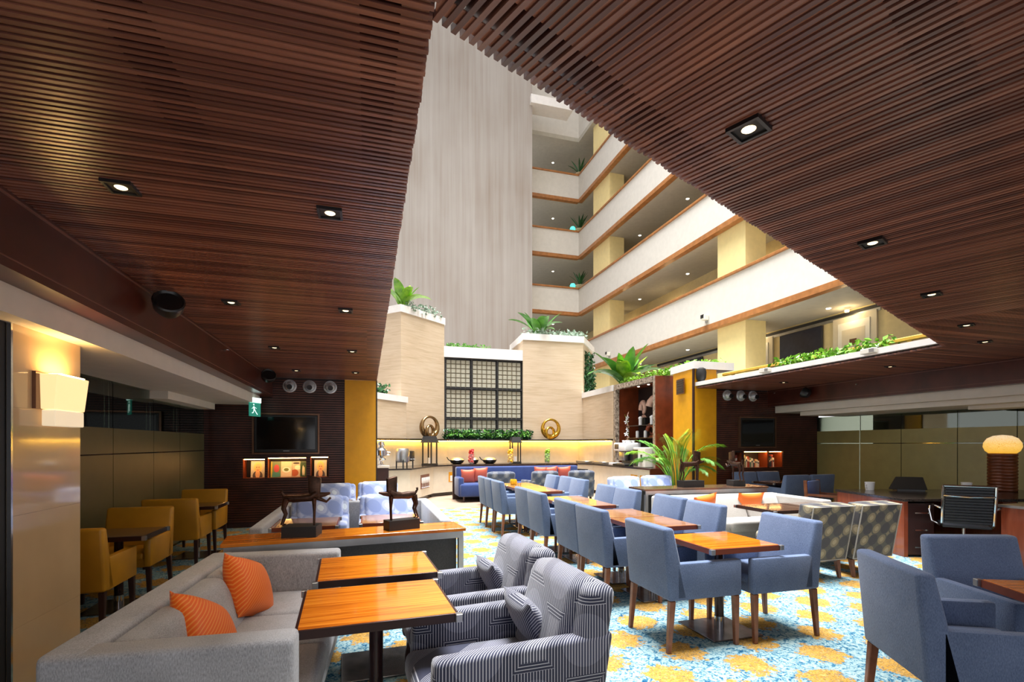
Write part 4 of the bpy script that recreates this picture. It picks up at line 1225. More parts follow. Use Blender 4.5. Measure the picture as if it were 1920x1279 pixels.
# lounge armchair: low, soft back, boxy arms; faces +Y
def lounge_chair(label, fab, group, w=0.66, backm=None, arms=True, legm='legdark', flat=False):
    t = thing('lounge_chair', label, 'armchair', (0, 0, 0), 0, group)
    hw = w / 2
    bm = new()
    n = 6
    hexa(bm, [(-hw + 0.005, -0.36, 0.20), (hw - 0.005, -0.36, 0.20), (hw - 0.005, -0.20, 0.24), (-hw + 0.005, -0.20, 0.24),
              (-hw + 0.005, -0.47, 0.80), (hw - 0.005, -0.47, 0.80), (hw - 0.005, -0.30, 0.82), (-hw + 0.005, -0.30, 0.82)], 0.018 if flat else 0.05, 4)
    if flat:
        e = hw - 0.012
        obj('piping', tube(new(), [(-e, -0.364, 0.21), (-e, -0.474, 0.795), (e, -0.474, 0.795), (e, -0.364, 0.21), (-e, -0.364, 0.21)], 0.007, 6), 'pale_sofa', t)
    obj('backrest', bm, backm or fab, t, True, angle=1.2)
    bm = new()
    hexa(bm, [(-hw + 0.08, -0.32, 0.36), (hw - 0.08, -0.32, 0.36), (hw - 0.08, -0.14, 0.38), (-hw + 0.08, -0.14, 0.38),
              (-hw + 0.06, -0.42, 0.83), (hw - 0.06, -0.42, 0.83), (hw - 0.06, -0.27, 0.82), (-hw + 0.06, -0.27, 0.82)], 0.055, 4)
    obj('back_cushion', bm, fab, t, True, angle=1.2)
    if arms:
        for s in (-1, 1):
            x0, x1 = (-hw, -hw + 0.09) if s < 0 else (hw - 0.09, hw)
            bm = new()
            hexa(bm, [(x0, -0.37, 0.17), (x1, -0.37, 0.17), (x1, 0.40, 0.17), (x0, 0.40, 0.17),
                      (x0, -0.44, 0.60), (x1, -0.44, 0.60), (x1, 0.38, 0.575), (x0, 0.38, 0.575)], 0.025, 3)
            obj('arm', bm, fab, t, True, angle=1.2)
    obj('seat_base', B(-hw + 0.07, hw - 0.07, -0.32, 0.38, 0.18, 0.30), fab, t)
    obj('seat_cushion', B(-hw + 0.088, hw - 0.088, -0.2, 0.43, 0.28, 0.42, 0.05, 4), fab, t, True, angle=1.2)
    for sx in (-1, 1):
        for sy, yy in ((-1, -0.30), (1, 0.34)):
            obj('leg', leg_bm(sx * (hw - 0.06), yy, 0.19, 0.024, 0.016, dy=sy * 0.03), legm, t)
    return t
l0 = lounge_chair('navy and cream striped square pattern armchair nearest the camera', 'pat_sq', 'patterned armchairs by the orange tables')
l0.location = (0.62, 2.33, 0); l0.rotation_euler = (0, 0, R(90 + 3))
dup(l0, (0.64, 3.12, 0), R(90 + 3), 'navy and cream striped square pattern armchair behind the nearest one')
# pale chairs in the far left seating
p0 = lounge_chair('pale blue patterned armchair, left one facing across the booth tables', 'pat_pale', 'pale patterned chairs in the left booth')
p0.location = (-0.54, 6.10, 0); p0.rotation_euler = (0, 0, PI)
dup(p0, (0.24, 6.10, 0), PI, 'pale blue patterned armchair, right one facing across the booth tables')
dup(p0, (-0.50, 8.05, 0), PI, 'pale blue patterned armchair behind the left booth, in front of the television wall', 'pale chairs beyond the left booth')
dup(p0, (0.18, 8.30, 0), PI, 'pale blue patterned armchair behind the left booth, in front of the ochre panel', 'pale chairs beyond the left booth')
dup(p0, (4.80, 8.30, 0), PI, 'pale blue patterned armchair behind the right console, left of its pair', 'pale chairs beyond the right console')
dup(p0, (5.62, 8.45, 0), PI, 'pale blue patterned armchair behind the right console, right of its pair', 'pale chairs beyond the right console')
q0 = lounge_chair('grey patterned armchair left of three with its back to the room by the blue banquette', 'pat_grey', 'grey patterned chairs at the blue banquette')
q0.location = (2.95, 11.35, 0)
dup(q0, (4.0, 11.35, 0), 0.05, 'grey patterned armchair middle of three with its back to the room by the blue banquette')
dup(q0, (4.95, 11.35, 0), 0.0, 'grey patterned armchair right of three with its back to the room by the blue banquette')
# circle pattern chairs at right, armless with sloping backs
r0 = lounge_chair('circle patterned lounge chair seen from behind, left of the pair', 'pat_circ', 'circle patterned chairs at the dark tables', 0.58, None, False, 'leg', True)
r0.location = (4.69, 4.50, 0)
dup(r0, (5.33, 4.48, 0), 0.0, 'circle patterned lounge chair seen from behind, right of the pair')

# cushions
def cushion(name, label, loc, rot, w, h, th, mat, group):
    bm = pillow(new(), w, h, th, 12)
    o = obj(name, bm, mat, None, True, loc, rot, angle=1.3)
    tag(o, label, 'cushion', group)
    # welted edge
    return o
cushion('throw_pillow', 'striped pale pillow on the nearest patterned armchair', (0.80, 2.44, 0.545), (R(62), 0, R(96)), 0.36, 0.30, 0.13, 'pat_sq', 'pillows on the patterned armchairs')
cushion('throw_pillow', 'striped pale pillow on the patterned armchair behind the nearest', (0.82, 3.24, 0.545), (R(62), 0, R(96)), 0.36, 0.30, 0.13, 'pat_sq', 'pillows on the patterned armchairs')

# U-shaped sofas; open side along local +X, back along the local Y axis
def booth(name, label, W_, D, zt, fab, loc, rz, ncush=2, th=0.15, seat=True, group=None, SDp=None):
    SDp = SDp or D
    t = thing(name, label, 'sofa', loc, rz, group)
    hd = W_ / 2
    obj('back_panel', B(0, th, -hd + 0.012, hd - 0.012, 0.085, zt, 0.025, 3), fab, t, True, angle=1.2)
    for s in (-1, 1):
        a, b = (-hd, -hd + th) if s < 0 else (hd - th, hd)
        obj('arm', B(0.006, D, a, b, 0.08, zt - 0.005, 0.025, 3), fab, t, True, angle=1.2)
    if seat:
        obj('seat_base', B(th, SDp, -hd + th, hd - th, 0.10, 0.30), fab, t)
        cw = (W_ - 2 * th) / ncush
        for i in range(ncush):
            y0_ = -hd + th + i * cw
            obj('seat_cushion', B(th + 0.12, SDp + 0.05, y0_ + 0.003, y0_ + cw - 0.003, 0.29, 0.43, 0.035, 3), fab, t, True, angle=1.2)
            bm = new()
            hexa(bm, [(th + 0.08, y0_ + 0.006, 0.40), (th + 0.26, y0_ + 0.006, 0.40), (th + 0.26, y0_ + cw - 0.006, 0.40), (th + 0.08, y0_ + cw - 0.006, 0.40),
                      (th - 0.005, y0_ + 0.006, zt - 0.015), (th + 0.12, y0_ + 0.006, zt - 0.015), (th + 0.12, y0_ + cw - 0.006, zt - 0.015), (th - 0.005, y0_ + cw - 0.006, zt - 0.015)], 0.04, 3)
            obj('back_cushion', bm, fab, t, True, angle=1.2)
    for sx in (0.08, D - 0.08):
        for sy in (-1, 1):
            obj('foot', leg_bm(sx, sy * (hd - 0.08), 0.10, 0.02, 0.015), 'legdark', t)
    return t
booth('grey_sofa', 'light grey woven sofa in the left foreground with two orange cushions', 1.80, 0.86, 0.69, 'grey', (-1.09, 3.05, 0), R(-3), 3)
booth('grey_booth', 'grey three sided booth sofa beyond the left console', 1.80, 1.95, 0.72, 'grey', (-0.10, 6.78, 0), R(-90), 2, 0.11, False)
booth('pale_booth', 'pale grey sofa with orange cushions behind the dark tables at right', 2.06, 1.05, 0.72, 'pale_sofa', (4.90, 6.18, 0), R(-92), 3, SDp=0.72)
cushion('orange_cushion', 'orange striped cushion upright at the far end of the grey sofa', (-0.70, 3.40, 0.56), (R(66), R(22), R(72)), 0.40, 0.40, 0.20, 'orange', 'orange cushions on the grey sofa')
cushion('orange_cushion', 'orange striped cushion at the near end of the grey sofa', (-0.76, 2.78, 0.52), (R(52), R(30), R(66)), 0.40, 0.38, 0.18, 'orange', 'orange cushions on the grey sofa')
cushion('orange_cushion', 'orange cushion left of two on the pale sofa', (4.42, 5.78, 0.60), (R(70), R(8), R(188)), 0.42, 0.36, 0.15, 'orange', 'orange cushions on the pale sofa')
cushion('orange_cushion', 'orange cushion right of two on the pale sofa', (5.28, 5.90, 0.60), (R(70), 0, R(178)), 0.44, 0.34, 0.15, 'orange', 'orange cushions on the pale sofa')
for i, (x, y) in enumerate(((-0.58, 5.42), (0.24, 5.46))):
    table(('left wooden table inside the grey booth', 'right wooden table inside the grey booth')[i], (x, y, 0), 0, 0.60, 0.60, 0.66, 'zebra_dull', 'edge_red', 'tables inside the grey booth')
for i, (x, y) in enumerate(((-0.5, 7.40), (0.18, 7.55))):
    table(('low table before the left pale chair beyond the booth', 'low table before the right pale chair beyond the booth')[i], (x, y, 0), 0, 0.56, 0.5, 0.64, 'zebra_dull', 'edge_red', 'tables beyond the grey booth')
for i, (x, y) in enumerate(((4.95, 5.08), (5.62, 5.06))):
    table(('dark walnut table left of two before the pale sofa', 'dark walnut table right of two before the pale sofa')[i], (x, y, 0), 0, 0.64, 0.66, 0.66, 'darktop', 'edge', 'dark tables before the pale sofa')
for i, (x, y) in enumerate(((4.8, 7.62), (5.6, 7.72))):
    table(('dark table before the left pale chair beyond the right console', 'dark table before the right pale chair beyond the right console')[i], (x, y, 0), 0, 0.60, 0.56, 0.68, 'darktop', 'edge', 'tables beyond the right console')

# consoles
def console(label, loc, rz, L, D, zt, top, panel):
    t = thing('console_table', label, 'console', loc, rz)
    obj('top', B(-L / 2, L / 2, -D / 2, D / 2, zt - 0.028, zt, 0.003, 1), top, t)
    obj('metal_rail', box(box(new(), -L / 2 + 0.02, L / 2 - 0.02, -D / 2 + 0.012, -D / 2 + 0.03, zt - 0.085, zt - 0.028), -L / 2 + 0.02, L / 2 - 0.02, D / 2 - 0.03, D / 2 - 0.012, zt - 0.085, zt - 0.028), 'steel', t)
    for a in (-1, 1):
        for b in (-1, 1):
            obj('leg', B(a * (L / 2 - 0.04) - 0.022, a * (L / 2 - 0.04) + 0.022, b * (D / 2 - 0.035) - 0.022, b * (D / 2 - 0.035) + 0.022, 0, zt - 0.085), 'steel', t)
    obj('panel', B(-L / 2 + 0.07, L / 2 - 0.07, -D / 2 + 0.06, D / 2 - 0.06, 0.06, zt - 0.04), panel, t)
    return t
console('long console with orange wood top and grey panel behind the grey sofa', (-0.12, 4.38, 0), R(6.5), 1.88, 0.38, 0.715, 'zebra', 'charcoal')
console('long console with dark wood top behind the pale sofa', (4.98, 6.62, 0), R(-2), 2.15, 0.50, 0.79, 'darktop', 'blackm')

# animal sculptures on plinths
def animal(label, loc, rz, s=1.0, pl=(0.19, 0.10, 0.085), lift=False, metal='bronze', group=None):
    t = thing('animal_sculpture', label, 'sculpture', loc, rz, group)
    obj('plinth', B(-pl[0], pl[0], -pl[1], pl[1], 0, pl[2]), 'blackm', t)
    z = pl[2]
    bm = new()
    hgt = 0.20 * s
    # trunk along x, head end at +x
    tube(bm, [(-0.12 * s, 0, z + hgt + 0.01), (-0.06 * s, 0, z + hgt), (0.0, 0, z + hgt + 0.0), (0.07 * s, 0, z + hgt + 0.01), (0.11 * s, 0, z + hgt + 0.04 * s)], [0.022 * s, 0.034 * s, 0.028 * s, 0.036 * s, 0.028 * s], 10)
    # block shaped mane and neck
    hexa(bm, [(0.05 * s, -0.022 * s, z + hgt), (0.13 * s, -0.022 * s, z + hgt), (0.13 * s, 0.022 * s, z + hgt), (0.05 * s, 0.022 * s, z + hgt),
              (0.045 * s, -0.02 * s, z + hgt + 0.17 * s), (0.135 * s, -0.02 * s, z + hgt + 0.15 * s), (0.135 * s, 0.02 * s, z + hgt + 0.15 * s), (0.045 * s, 0.02 * s, z + hgt + 0.17 * s)], 0.008, 2)
    # muzzle
    tube(bm, [(0.10 * s, 0, z + hgt + 0.02 * s), (0.16 * s, 0, z + hgt + 0.025 * s), (0.20 * s, 0, z + hgt + 0.035 * s)], [0.026 * s, 0.017 * s, 0.008 * s], 8)
    # legs with joints
    for sy in (-1, 1):
        tube(bm, [(-0.11 * s, sy * 0.02 * s, z + hgt), (-0.13 * s, sy * 0.022 * s, z + hgt * 0.62), (-0.115 * s, sy * 0.022 * s, z + hgt * 0.42), (-0.14 * s, sy * 0.022 * s, z + 0.012), (-0.12 * s, sy * 0.022 * s, z)], [0.022 * s, 0.012 * s, 0.009 * s, 0.007 * s, 0.009 * s], 8)
    if lift:
        tube(bm, [(0.10 * s, 0.02 * s, z + hgt), (0.17 * s, 0.02 * s, z + hgt - 0.03 * s), (0.20 * s, 0.02 * s, z + hgt + 0.0), ], [0.018 * s, 0.01 * s, 0.008 * s], 8)
    else:
        tube(bm, [(0.10 * s, 0.02 * s, z + hgt), (0.105 * s, 0.02 * s, z + hgt * 0.5), (0.10 * s, 0.02 * s, z)], [0.018 * s, 0.010 * s, 0.008 * s], 8)
    tube(bm, [(0.09 * s, -0.02 * s, z + hgt), (0.092 * s, -0.02 * s, z + hgt * 0.5), (0.09 * s, -0.02 * s, z)], [0.018 * s, 0.010 * s, 0.008 * s], 8)
    tube(bm, [(-0.12 * s, 0, z + hgt + 0.01), (-0.145 * s, 0, z + hgt + 0.045 * s), (-0.14 * s, 0, z + hgt + 0.06 * s)], [0.012 * s, 0.009 * s, 0.012 * s], 8)
    obj('figure', bm, metal, t, True, angle=1.2)
    return t
animal('dark bronze horse figure with raised foreleg, left of the orange console', (-0.50, 4.30, 0.715), R(-8), 1.08, (0.13, 0.10, 0.085), True, 'bronze', 'bronze figures on the orange console')
animal('bronze animal figure turned left, right on the orange console', (0.29, 4.40, 0.715), R(200), 1.02, (0.14, 0.065, 0.085), False, 'bronze', 'bronze figures on the orange console')
animal('shiny bronze animal figure on a long black plinth, left on the dark console', (4.80, 6.58, 0.79), R(2), 1.25, (0.19, 0.08, 0.10), False, 'bronze', 'bronze figures on the dark console')
animal('shiny bronze animal figure seen end on, right on the dark console', (5.62, 6.56, 0.79), R(80), 1.25, (0.10, 0.10, 0.09), True, 'bronze', 'bronze figures on the dark console')

# blue banquette at the buffet
bq = thing('blue_banquette', 'long deep blue banquette sofa in front of the buffet', 'sofa', (3.92, 12.72, 0))
obj('seat', B(-1.70, 1.70, -0.62, 0.0, 0.14, 0.46, 0.05, 3), 'navy', bq, True)
obj('backrest', B(-1.70, 1.70, -0.02, 0.20, 0.14, 0.86, 0.04, 3), 'navy', bq, True)
obj('back_frame', B(-1.76, 1.78, 0.19, 0.27, 0.0, 0.90), 'edge', bq)
obj('arm', B(-1.74, -1.60, -0.55, 0.1, 0.14, 0.62, 0.04, 3), 'navy', bq, True)
for a in (-1.6, 1.6):
    obj('leg', leg_bm(a, -0.52, 0.14), 'legdark', bq)
for i, (x, wh) in enumerate(((-1.42, 'far left, large and upright'), (-1.08, 'second from the left'), (0.55, 'third from the left'), (0.86, 'fourth from the left'), (1.25, 'far right'))):
    cushion('coral_cushion', 'coral cushion on the blue banquette, %s' % wh, (3.92 + x, 12.60, 0.66 if i else 0.62), (R(78), random.uniform(-0.1, 0.1), PI + random.uniform(-0.1, 0.1)), 0.38, 0.38, 0.13, 'coral', 'coral cushions on the blue banquette')
simple('amber_votive', lathe(new(), [(0.05, 0), (0.07, 0.05), (0.055, 0.10), (0.045, 0.10), (0.04, 0.02), (0, 0.02)], 0, 0, 0, 14), 'yel_fruit', 'amber glass bowl on the farthest dining table', 'bowl', (2.58, 8.72, 0.705))

# ================================================================== DESKS AT RIGHT
dk = thing('work_desk', 'large reddish wood desk with black stone top near the right glass wall', 'desk', (6.62, 4.70, 0), R(-17))
obj('desktop', B(-0.02, 2.75, -0.03, 1.36, 0.715, 0.75, 0.004, 1), 'granite', dk)
obj('end_panel', B(0.0, 0.05, 0.0, 1.33, 0, 0.715), 'mahogany', dk)
obj('fascia', B(0.05, 2.7, 1.28, 1.33, 0.1, 0.715), 'mahogany', dk)
obj('divider', B(1.35, 1.4, 0.1, 1.3, 0, 0.715), 'mahogany', dk)
for i, (a, b) in enumerate(((0.05, 0.38), (2.2, 2.7))):
    p = obj('drawer_unit', B(a, b, 0.0, 0.6, 0.03, 0.69), 'legdark', dk)
    for z in (0.12, 0.34, 0.56):
        obj('drawer_handle', B(a + 0.08, b - 0.08, -0.015, 0.0, z, z + 0.015), 'chrome', p)
dk2 = thing('side_desk', 'reddish wood cabinet desk at the right edge behind the blue chair', 'desk', (7.08, 3.1, 0))
obj('top', B(-0.02, 1.1, -0.5, 0.86, 0.72, 0.75), 'steel', dk2)
obj('side', B(0.0, 0.04, -0.48, 0.84, 0, 0.72), 'mahogany', dk2)
obj('body', B(0.04, 1.08, -0.48, 0.84, 0.02, 0.70), 'mahogany', dk2)
lp = thing('table_lamp', 'ribbed wood drum lamp with glowing amber crackle glass dome', 'lamp', (9.12, 5.06, 0.75))
bm = new()
prof = []
for k in range(12):
    z = k * 0.047
    prof += [(0.185, z), (0.198, z + 0.012), (0.198, z + 0.034), (0.185, z + 0.045)]
lathe(bm, prof, 0, 0, 0, 32)
obj('ribbed_drum', bm, 'ring_wood', lp, True, angle=0.9)
obj('glass_dome', lathe(new(), [(0.18, 0.565), (0.225, 0.60), (0.252, 0.66), (0.245, 0.72), (0.20, 0.785), (0.12, 0.825), (0, 0.84)], 0, 0, 0, 32), 'dome', lp, True, angle=1.5)
lp.scale = (0.86, 0.86, 1.0)
def mug(x, y, label):
    t = thing('white_mug', label, 'mug', (x, y, 0.75), 0, 'white mugs on the desk')
    obj('cup', lathe(new(), [(0.055, 0), (0.065, 0.10), (0.07, 0.12), (0.062, 0.12), (0.05, 0.01), (0, 0.01)], 0, 0, 0, 16), 'white_c', t, True)
    for s in (-1, 1):
        obj('handle', tube(new(), [(s * 0.06, 0, 0.09), (s * 0.09, 0, 0.085), (s * 0.085, 0, 0.04), (s * 0.055, 0, 0.03)], 0.008, 6), 'white_c', t)
mug(7.40, 5.76, 'white mug on the desk beside the blue wooden chair')
mug(8.72, 5.28, 'white mug on the desk behind the black office chair')
mon = thing('monitor', 'black computer screen with its back turned, lying low on the desk', 'monitor', (7.84, 5.50, 0.75), R(-35))
hexa_b = hexa(new(), [(-0.26, -0.05, 0.02), (0.22, -0.05, 0.02), (0.22, 0.0, 0.02), (-0.26, 0.0, 0.02), (-0.12, 0.10, 0.20), (0.22, 0.10, 0.20), (0.22, 0.14, 0.20), (-0.12, 0.14, 0.20)], 0.006, 1)
obj('screen_back', hexa_b, 'blackm', mon)
obj('stand', B(-0.15, 0.2, -0.02, 0.16, 0, 0.02), 'black', mon)
wc = thing('wooden_side_chair', 'wooden chair with blue padded back behind the desk', 'chair', (7.05, 6.30, 0), R(20))
obj('back_pad', B(-0.02, 0.42, 0.18, 0.23, 0.52, 0.84, 0.02, 2), 'navy', wc, True)
obj('seat_pad', B(-0.2, 0.4, -0.25, 0.2, 0.42, 0.48, 0.02, 2), 'navy', wc, True)
for a in (-0.04, 0.42):
    bm = new(); hexa(bm, [(a, 0.15, 0), (a + 0.04, 0.15, 0), (a + 0.04, 0.2, 0), (a, 0.2, 0), (a, 0.2, 0.85), (a + 0.04, 0.2, 0.85), (a + 0.04, 0.25, 0.85), (a, 0.25, 0.85)])
    obj('leg', bm, 'leg', wc)
    obj('leg', B(a, a + 0.04, -0.25, -0.21, 0, 0.62), 'leg', wc)
    obj('arm_rail', B(a, a + 0.04, -0.26, 0.2, 0.60, 0.635), 'leg', wc)
def office_chair(loc, rz, label):
    t = thing('office_chair', label, 'office chair', loc, rz, 'black office chairs at the desks')
    for k in range(13):
        z = 0.50 + k * 0.034
        yb = -0.22 - 0.10 * (k / 12) ** 1.0
        obj('back_rib', box(new(), -0.215, 0.215, yb - 0.016, yb + 0.016, z, z + 0.033, 0.010, 2), 'leather_black', t, True)
    for k in range(10):
        y_ = -0.18 + k * 0.044
        obj('seat_rib', box(new(), -0.22, 0.22, y_, y_ + 0.043, 0.44, 0.475, 0.010, 2), 'leather_black', t, True)
    for s in (-1, 1):
        obj('side_rail', tube(new(), [(s * 0.232, 0.26, 0.455), (s * 0.232, -0.12, 0.455), (s * 0.232, -0.21, 0.50), (s * 0.232, -0.30, 0.80), (s * 0.232, -0.325, 0.955)], 0.016, 8), 'chrome', t, True)
        obj('arm_loop', tube(new(), [(s * 0.24, -0.24, 0.68), (s * 0.29, -0.20, 0.70), (s * 0.31, 0.10, 0.68), (s * 0.31, 0.14, 0.62), (s * 0.29, 0.08, 0.48), (s * 0.24, 0.02, 0.455)], 0.012, 8), 'chrome', t, True)
    obj('top_bar', tube(new(), [(-0.232, -0.325, 0.955), (0.232, -0.325, 0.955)], 0.014, 8), 'chrome', t, True)
    obj('cross_bar', tube(new(), [(-0.23, -0.31, 0.84), (0, -0.335, 0.83), (0.23, -0.31, 0.84)], 0.013, 8), 'chrome', t, True)
    obj('gas_lift', lathe(new(), [(0.03, 0.08), (0.03, 0.25), (0.02, 0.25), (0.02, 0.44)], 0, 0, 0, 12), 'chrome', t, True)
    for k in range(5):
        a = k * 2 * PI / 5 + 0.3
        s_ = obj('star_leg', tube(new(), [(0, 0, 0.11), (0.30 * math.cos(a), 0.30 * math.sin(a), 0.07)], [0.022, 0.014], 6), 'chrome', t)
        obj('castor', lathe(new(), [(0.02, 0), (0.026, 0.025), (0.02, 0.055)], 0.30 * math.cos(a), 0.30 * math.sin(a), 0, 8), 'black', s_)
    return t
office_chair((7.02, 4.28, 0), R(-50), 'black ribbed leather office chair with chrome frame, back turned, at the desk')
office_chair((8.55, 3.62, 0), R(-70), 'second black office chair at the right edge, mostly hidden by the side desk')

# ================================================================== WALL FITTINGS
def tv(name, label, x0, x1, Y, z0, z1):
    t = thing(name, label, 'television', ((x0 + x1) / 2, Y, z0))
    w = x1 - x0; h = z1 - z0
    fr = new()
    for a, b, c, d in ((-w / 2, w / 2, 0, 0.03), (-w / 2, w / 2, h - 0.03, h), (-w / 2, -w / 2 + 0.03, 0.03, h - 0.03), (w / 2 - 0.03, w / 2, 0.03, h - 0.03)):
        box(fr, a, b, -0.055, 0.0, c, d)
    obj('surround', fr, 'bezel', t)
    obj('bezel', B(-w / 2 + 0.035, w / 2 - 0.035, -0.045, 0, 0.035, h - 0.035, 0.005, 1), 'black', t)
    obj('screen', B(-w / 2 + 0.075, w / 2 - 0.075, -0.048, -0.044, 0.09, h - 0.07), 'screen', t)
    obj('logo_mark', B(-0.05, 0.05, -0.049, -0.044, 0.055, 0.065), 'steel', t)
tv('television', 'wide black television on the left slatted wall', -1.92, -0.82, YTL, 1.27, 2.0)
tv('television', 'black television on the right slatted wall above the books', 7.72, 8.70, YTR, 1.365, 2.05)
# eyeball air nozzles
def nozzle(x, Y, z, label, tilt):
    t = thing('air_nozzle', label, 'air nozzle', (x, Y, z))
    obj('ring', lathe(new(), [(0.115, 0), (0.115, 0.02), (0.095, 0.03), (0.085, 0.02)], 0, 0, 0, 24), 'silver', t, True, rot=(R(90), 0, 0))
    b = new(); bmesh.ops.create_uvsphere(b, u_segments=20, v_segments=12, radius=0.088)
    ball = obj('ball', b, 'silver', t, True, (0, -0.02, 0))
    obj('nozzle', lathe(new(), [(0.045, 0.05), (0.045, 0.115), (0.034, 0.115), (0.034, 0.10), (0.0, 0.10)], 0, 0, 0, 16), 'black', t, True, (0, -0.02, 0), (R(90 + 14), 0, tilt))
for i, wh in enumerate(('left', 'middle', 'right')):
    nozzle((-1.32, -0.99, -0.64)[i], YTL, 2.485, 'silver eyeball air nozzle above the left television, %s of three' % wh, 0.1)
    nozzle((7.44, 7.79, 8.11)[i], YTR, 2.50, 'silver eyeball air nozzle above the right television, %s of three' % wh, 0.25)
# lit niches: light strips and contents
for i, (a, b, z0, z1) in enumerate(NL):
    n_ = thing('niche_lining', ('left lit wall niche under the left television', 'wide middle lit niche under the left television', 'right lit wall niche under the left television')[i], 'niche', (0, YTL, 0))
    obj('lining', box(box(box(new(), a, b, 0.02, 0.29, z0, z0 + 0.01), a, a + 0.01, 0.02, 0.29, z0, z1), b - 0.01, b, 0.02, 0.29, z0, z1), 'niche_wood', n_)
    obj('light_strip', B(a + 0.02, b - 0.02, 0.03, 0.08, z1 - 0.015, z1 - 0.003), 'strip_o', n_)
for i, (a, b, z0, z1) in enumerate(NR):
    n_ = thing('niche_lining', ('left book niche under the right television', 'middle lit book niche under the right television', 'right lit book niche under the right television')[i], 'niche', (0, YTR, 0))
    obj('lining', box(box(box(new(), a, b, 0.02, 0.29, z0, z0 + 0.01), a, a + 0.01, 0.02, 0.29, z0, z1), b - 0.01, b, 0.02, 0.29, z0, z1), 'niche_wood', n_)
    if i: obj('light_strip', B(a + 0.02, b - 0.02, 0.03, 0.08, z1 - 0.015, z1 - 0.003), 'strip_o', n_)
def cover_mat(name, base, blobs):
    t = NT(name)
    g = t.coords(kind='Generated')
    x = t.xyz(g)
    c = base
    n1 = t.noise(g, 9, 3)
    c = t.mix(t.math('MULTIPLY', n1, 0.5), base, tuple(k * 0.6 for k in base[:3]) + (1,))
    for (u, v, ru, rv, col) in blobs:
        du = t.math('DIVIDE', t.math('SUBTRACT', x[0], u), ru); dv = t.math('DIVIDE', t.math('SUBTRACT', x[2], v), rv)
        r = t.math('ADD', t.math('MULTIPLY', du, du), t.math('MULTIPLY', dv, dv))
        c = t.mix(t.math('LESS_THAN', r, 1.0), c, col)
    t.set(Base_Color=c, Roughness=0.35)
    M[name] = t.m
skin = srgb(232, 178, 130); hair = srgb(232, 200, 120)
cover_mat('cover_portrait', srgb(214, 206, 190), [(0.5, 0.60, 0.30, 0.33, hair), (0.5, 0.10, 0.36, 0.30, srgb(90, 80, 80)), (0.5, 0.2, 0.17, 0.25, skin), (0.5, 0.58, 0.19, 0.25, skin), (0.42, 0.62, 0.05, 0.02, srgb(60, 40, 40)), (0.58, 0.62, 0.05, 0.02, srgb(60, 40, 40)), (0.5, 0.45, 0.07, 0.02, srgb(190, 70, 70))])
cover_mat('cover_flower', srgb(120, 140, 100), [(0.6, 0.55, 0.28, 0.25, srgb(186, 80, 84)), (0.5, 0.15, 0.5, 0.16, srgb(80, 140, 130)), (0.1, 0.5, 0.08, 0.6, srgb(210, 180, 60))])
cover_mat('cover_plate', srgb(226, 206, 180), [(0.5, 0.45, 0.38, 0.17, srgb(240, 236, 226)), (0.5, 0.47, 0.22, 0.10, srgb(110, 120, 60))])
cover_mat('cover_coast', srgb(206, 190, 170), [(0.3, 0.25, 0.5, 0.22, srgb(170, 90, 60)), (0.7, 0.6, 0.4, 0.14, srgb(240, 230, 214)), (0.5, 0.88, 0.42, 0.06, srgb(60, 50, 60))])
cover_mat('cover_green', srgb(60, 88, 56), [(0.4, 0.4, 0.13, 0.33, srgb(226, 222, 206)), (0.6, 0.35, 0.10, 0.3, srgb(200, 196, 160)), (0.5, 0.88, 0.4, 0.06, srgb(30, 60, 40))])
def magazine(mat, x0, x1, z0, z1, label):
    bm = B(-(x1 - x0) / 2, (x1 - x0) / 2, -0.006, 0.006, 0, z1 - z0)
    o = obj('magazine', bm, mat, None, False, ((x0 + x1) / 2, YTL + 0.17, z0), (R(-9), 0, 0))
    tag(o, label, 'magazine', 'magazines in the lit niches')
magazine('cover_portrait', -1.985, -1.76, 0.857, 1.15, 'magazine with a portrait cover in the left niche')
magazine('cover_flower', -1.665, -1.50, 0.857, 1.14, 'greenish magazine with a red flower, first in the middle niche')
magazine('cover_plate', -1.495, -1.31, 0.857, 1.14, 'cream magazine with a plate of food in the middle niche')
magazine('cover_coast', -1.305, -1.17, 0.857, 1.14, 'magazine with a sandy view, third in the middle niche')
magazine('cover_green', -1.165, -1.055, 0.857, 1.14, 'dark green magazine, last in the middle niche')
magazine('cover_portrait', -0.93, -0.715, 0.857, 1.16, 'magazine with a portrait cover in the right niche')
bcol = [srgb(60, 110, 110), srgb(230, 222, 206), srgb(196, 176, 90), srgb(44, 60, 80), srgb(150, 60, 50), srgb(220, 200, 150), srgb(90, 130, 120), srgb(210, 210, 205)]
for i, c in enumerate(bcol):
    M['book%d' % i] = plain('book_cloth_%d' % i, c, 0.6)
cn = ['teal', 'cream', 'mustard', 'navy', 'red', 'sand', 'sea green', 'pale grey']
nn = ['left', 'middle', 'right']
pos = ['first', 'second', 'third', 'fourth', 'fifth', 'sixth', 'seventh', 'eighth', 'ninth', 'tenth', 'eleventh', 'twelfth', 'thirteenth', 'fourteenth']
rb = random.Random(4)
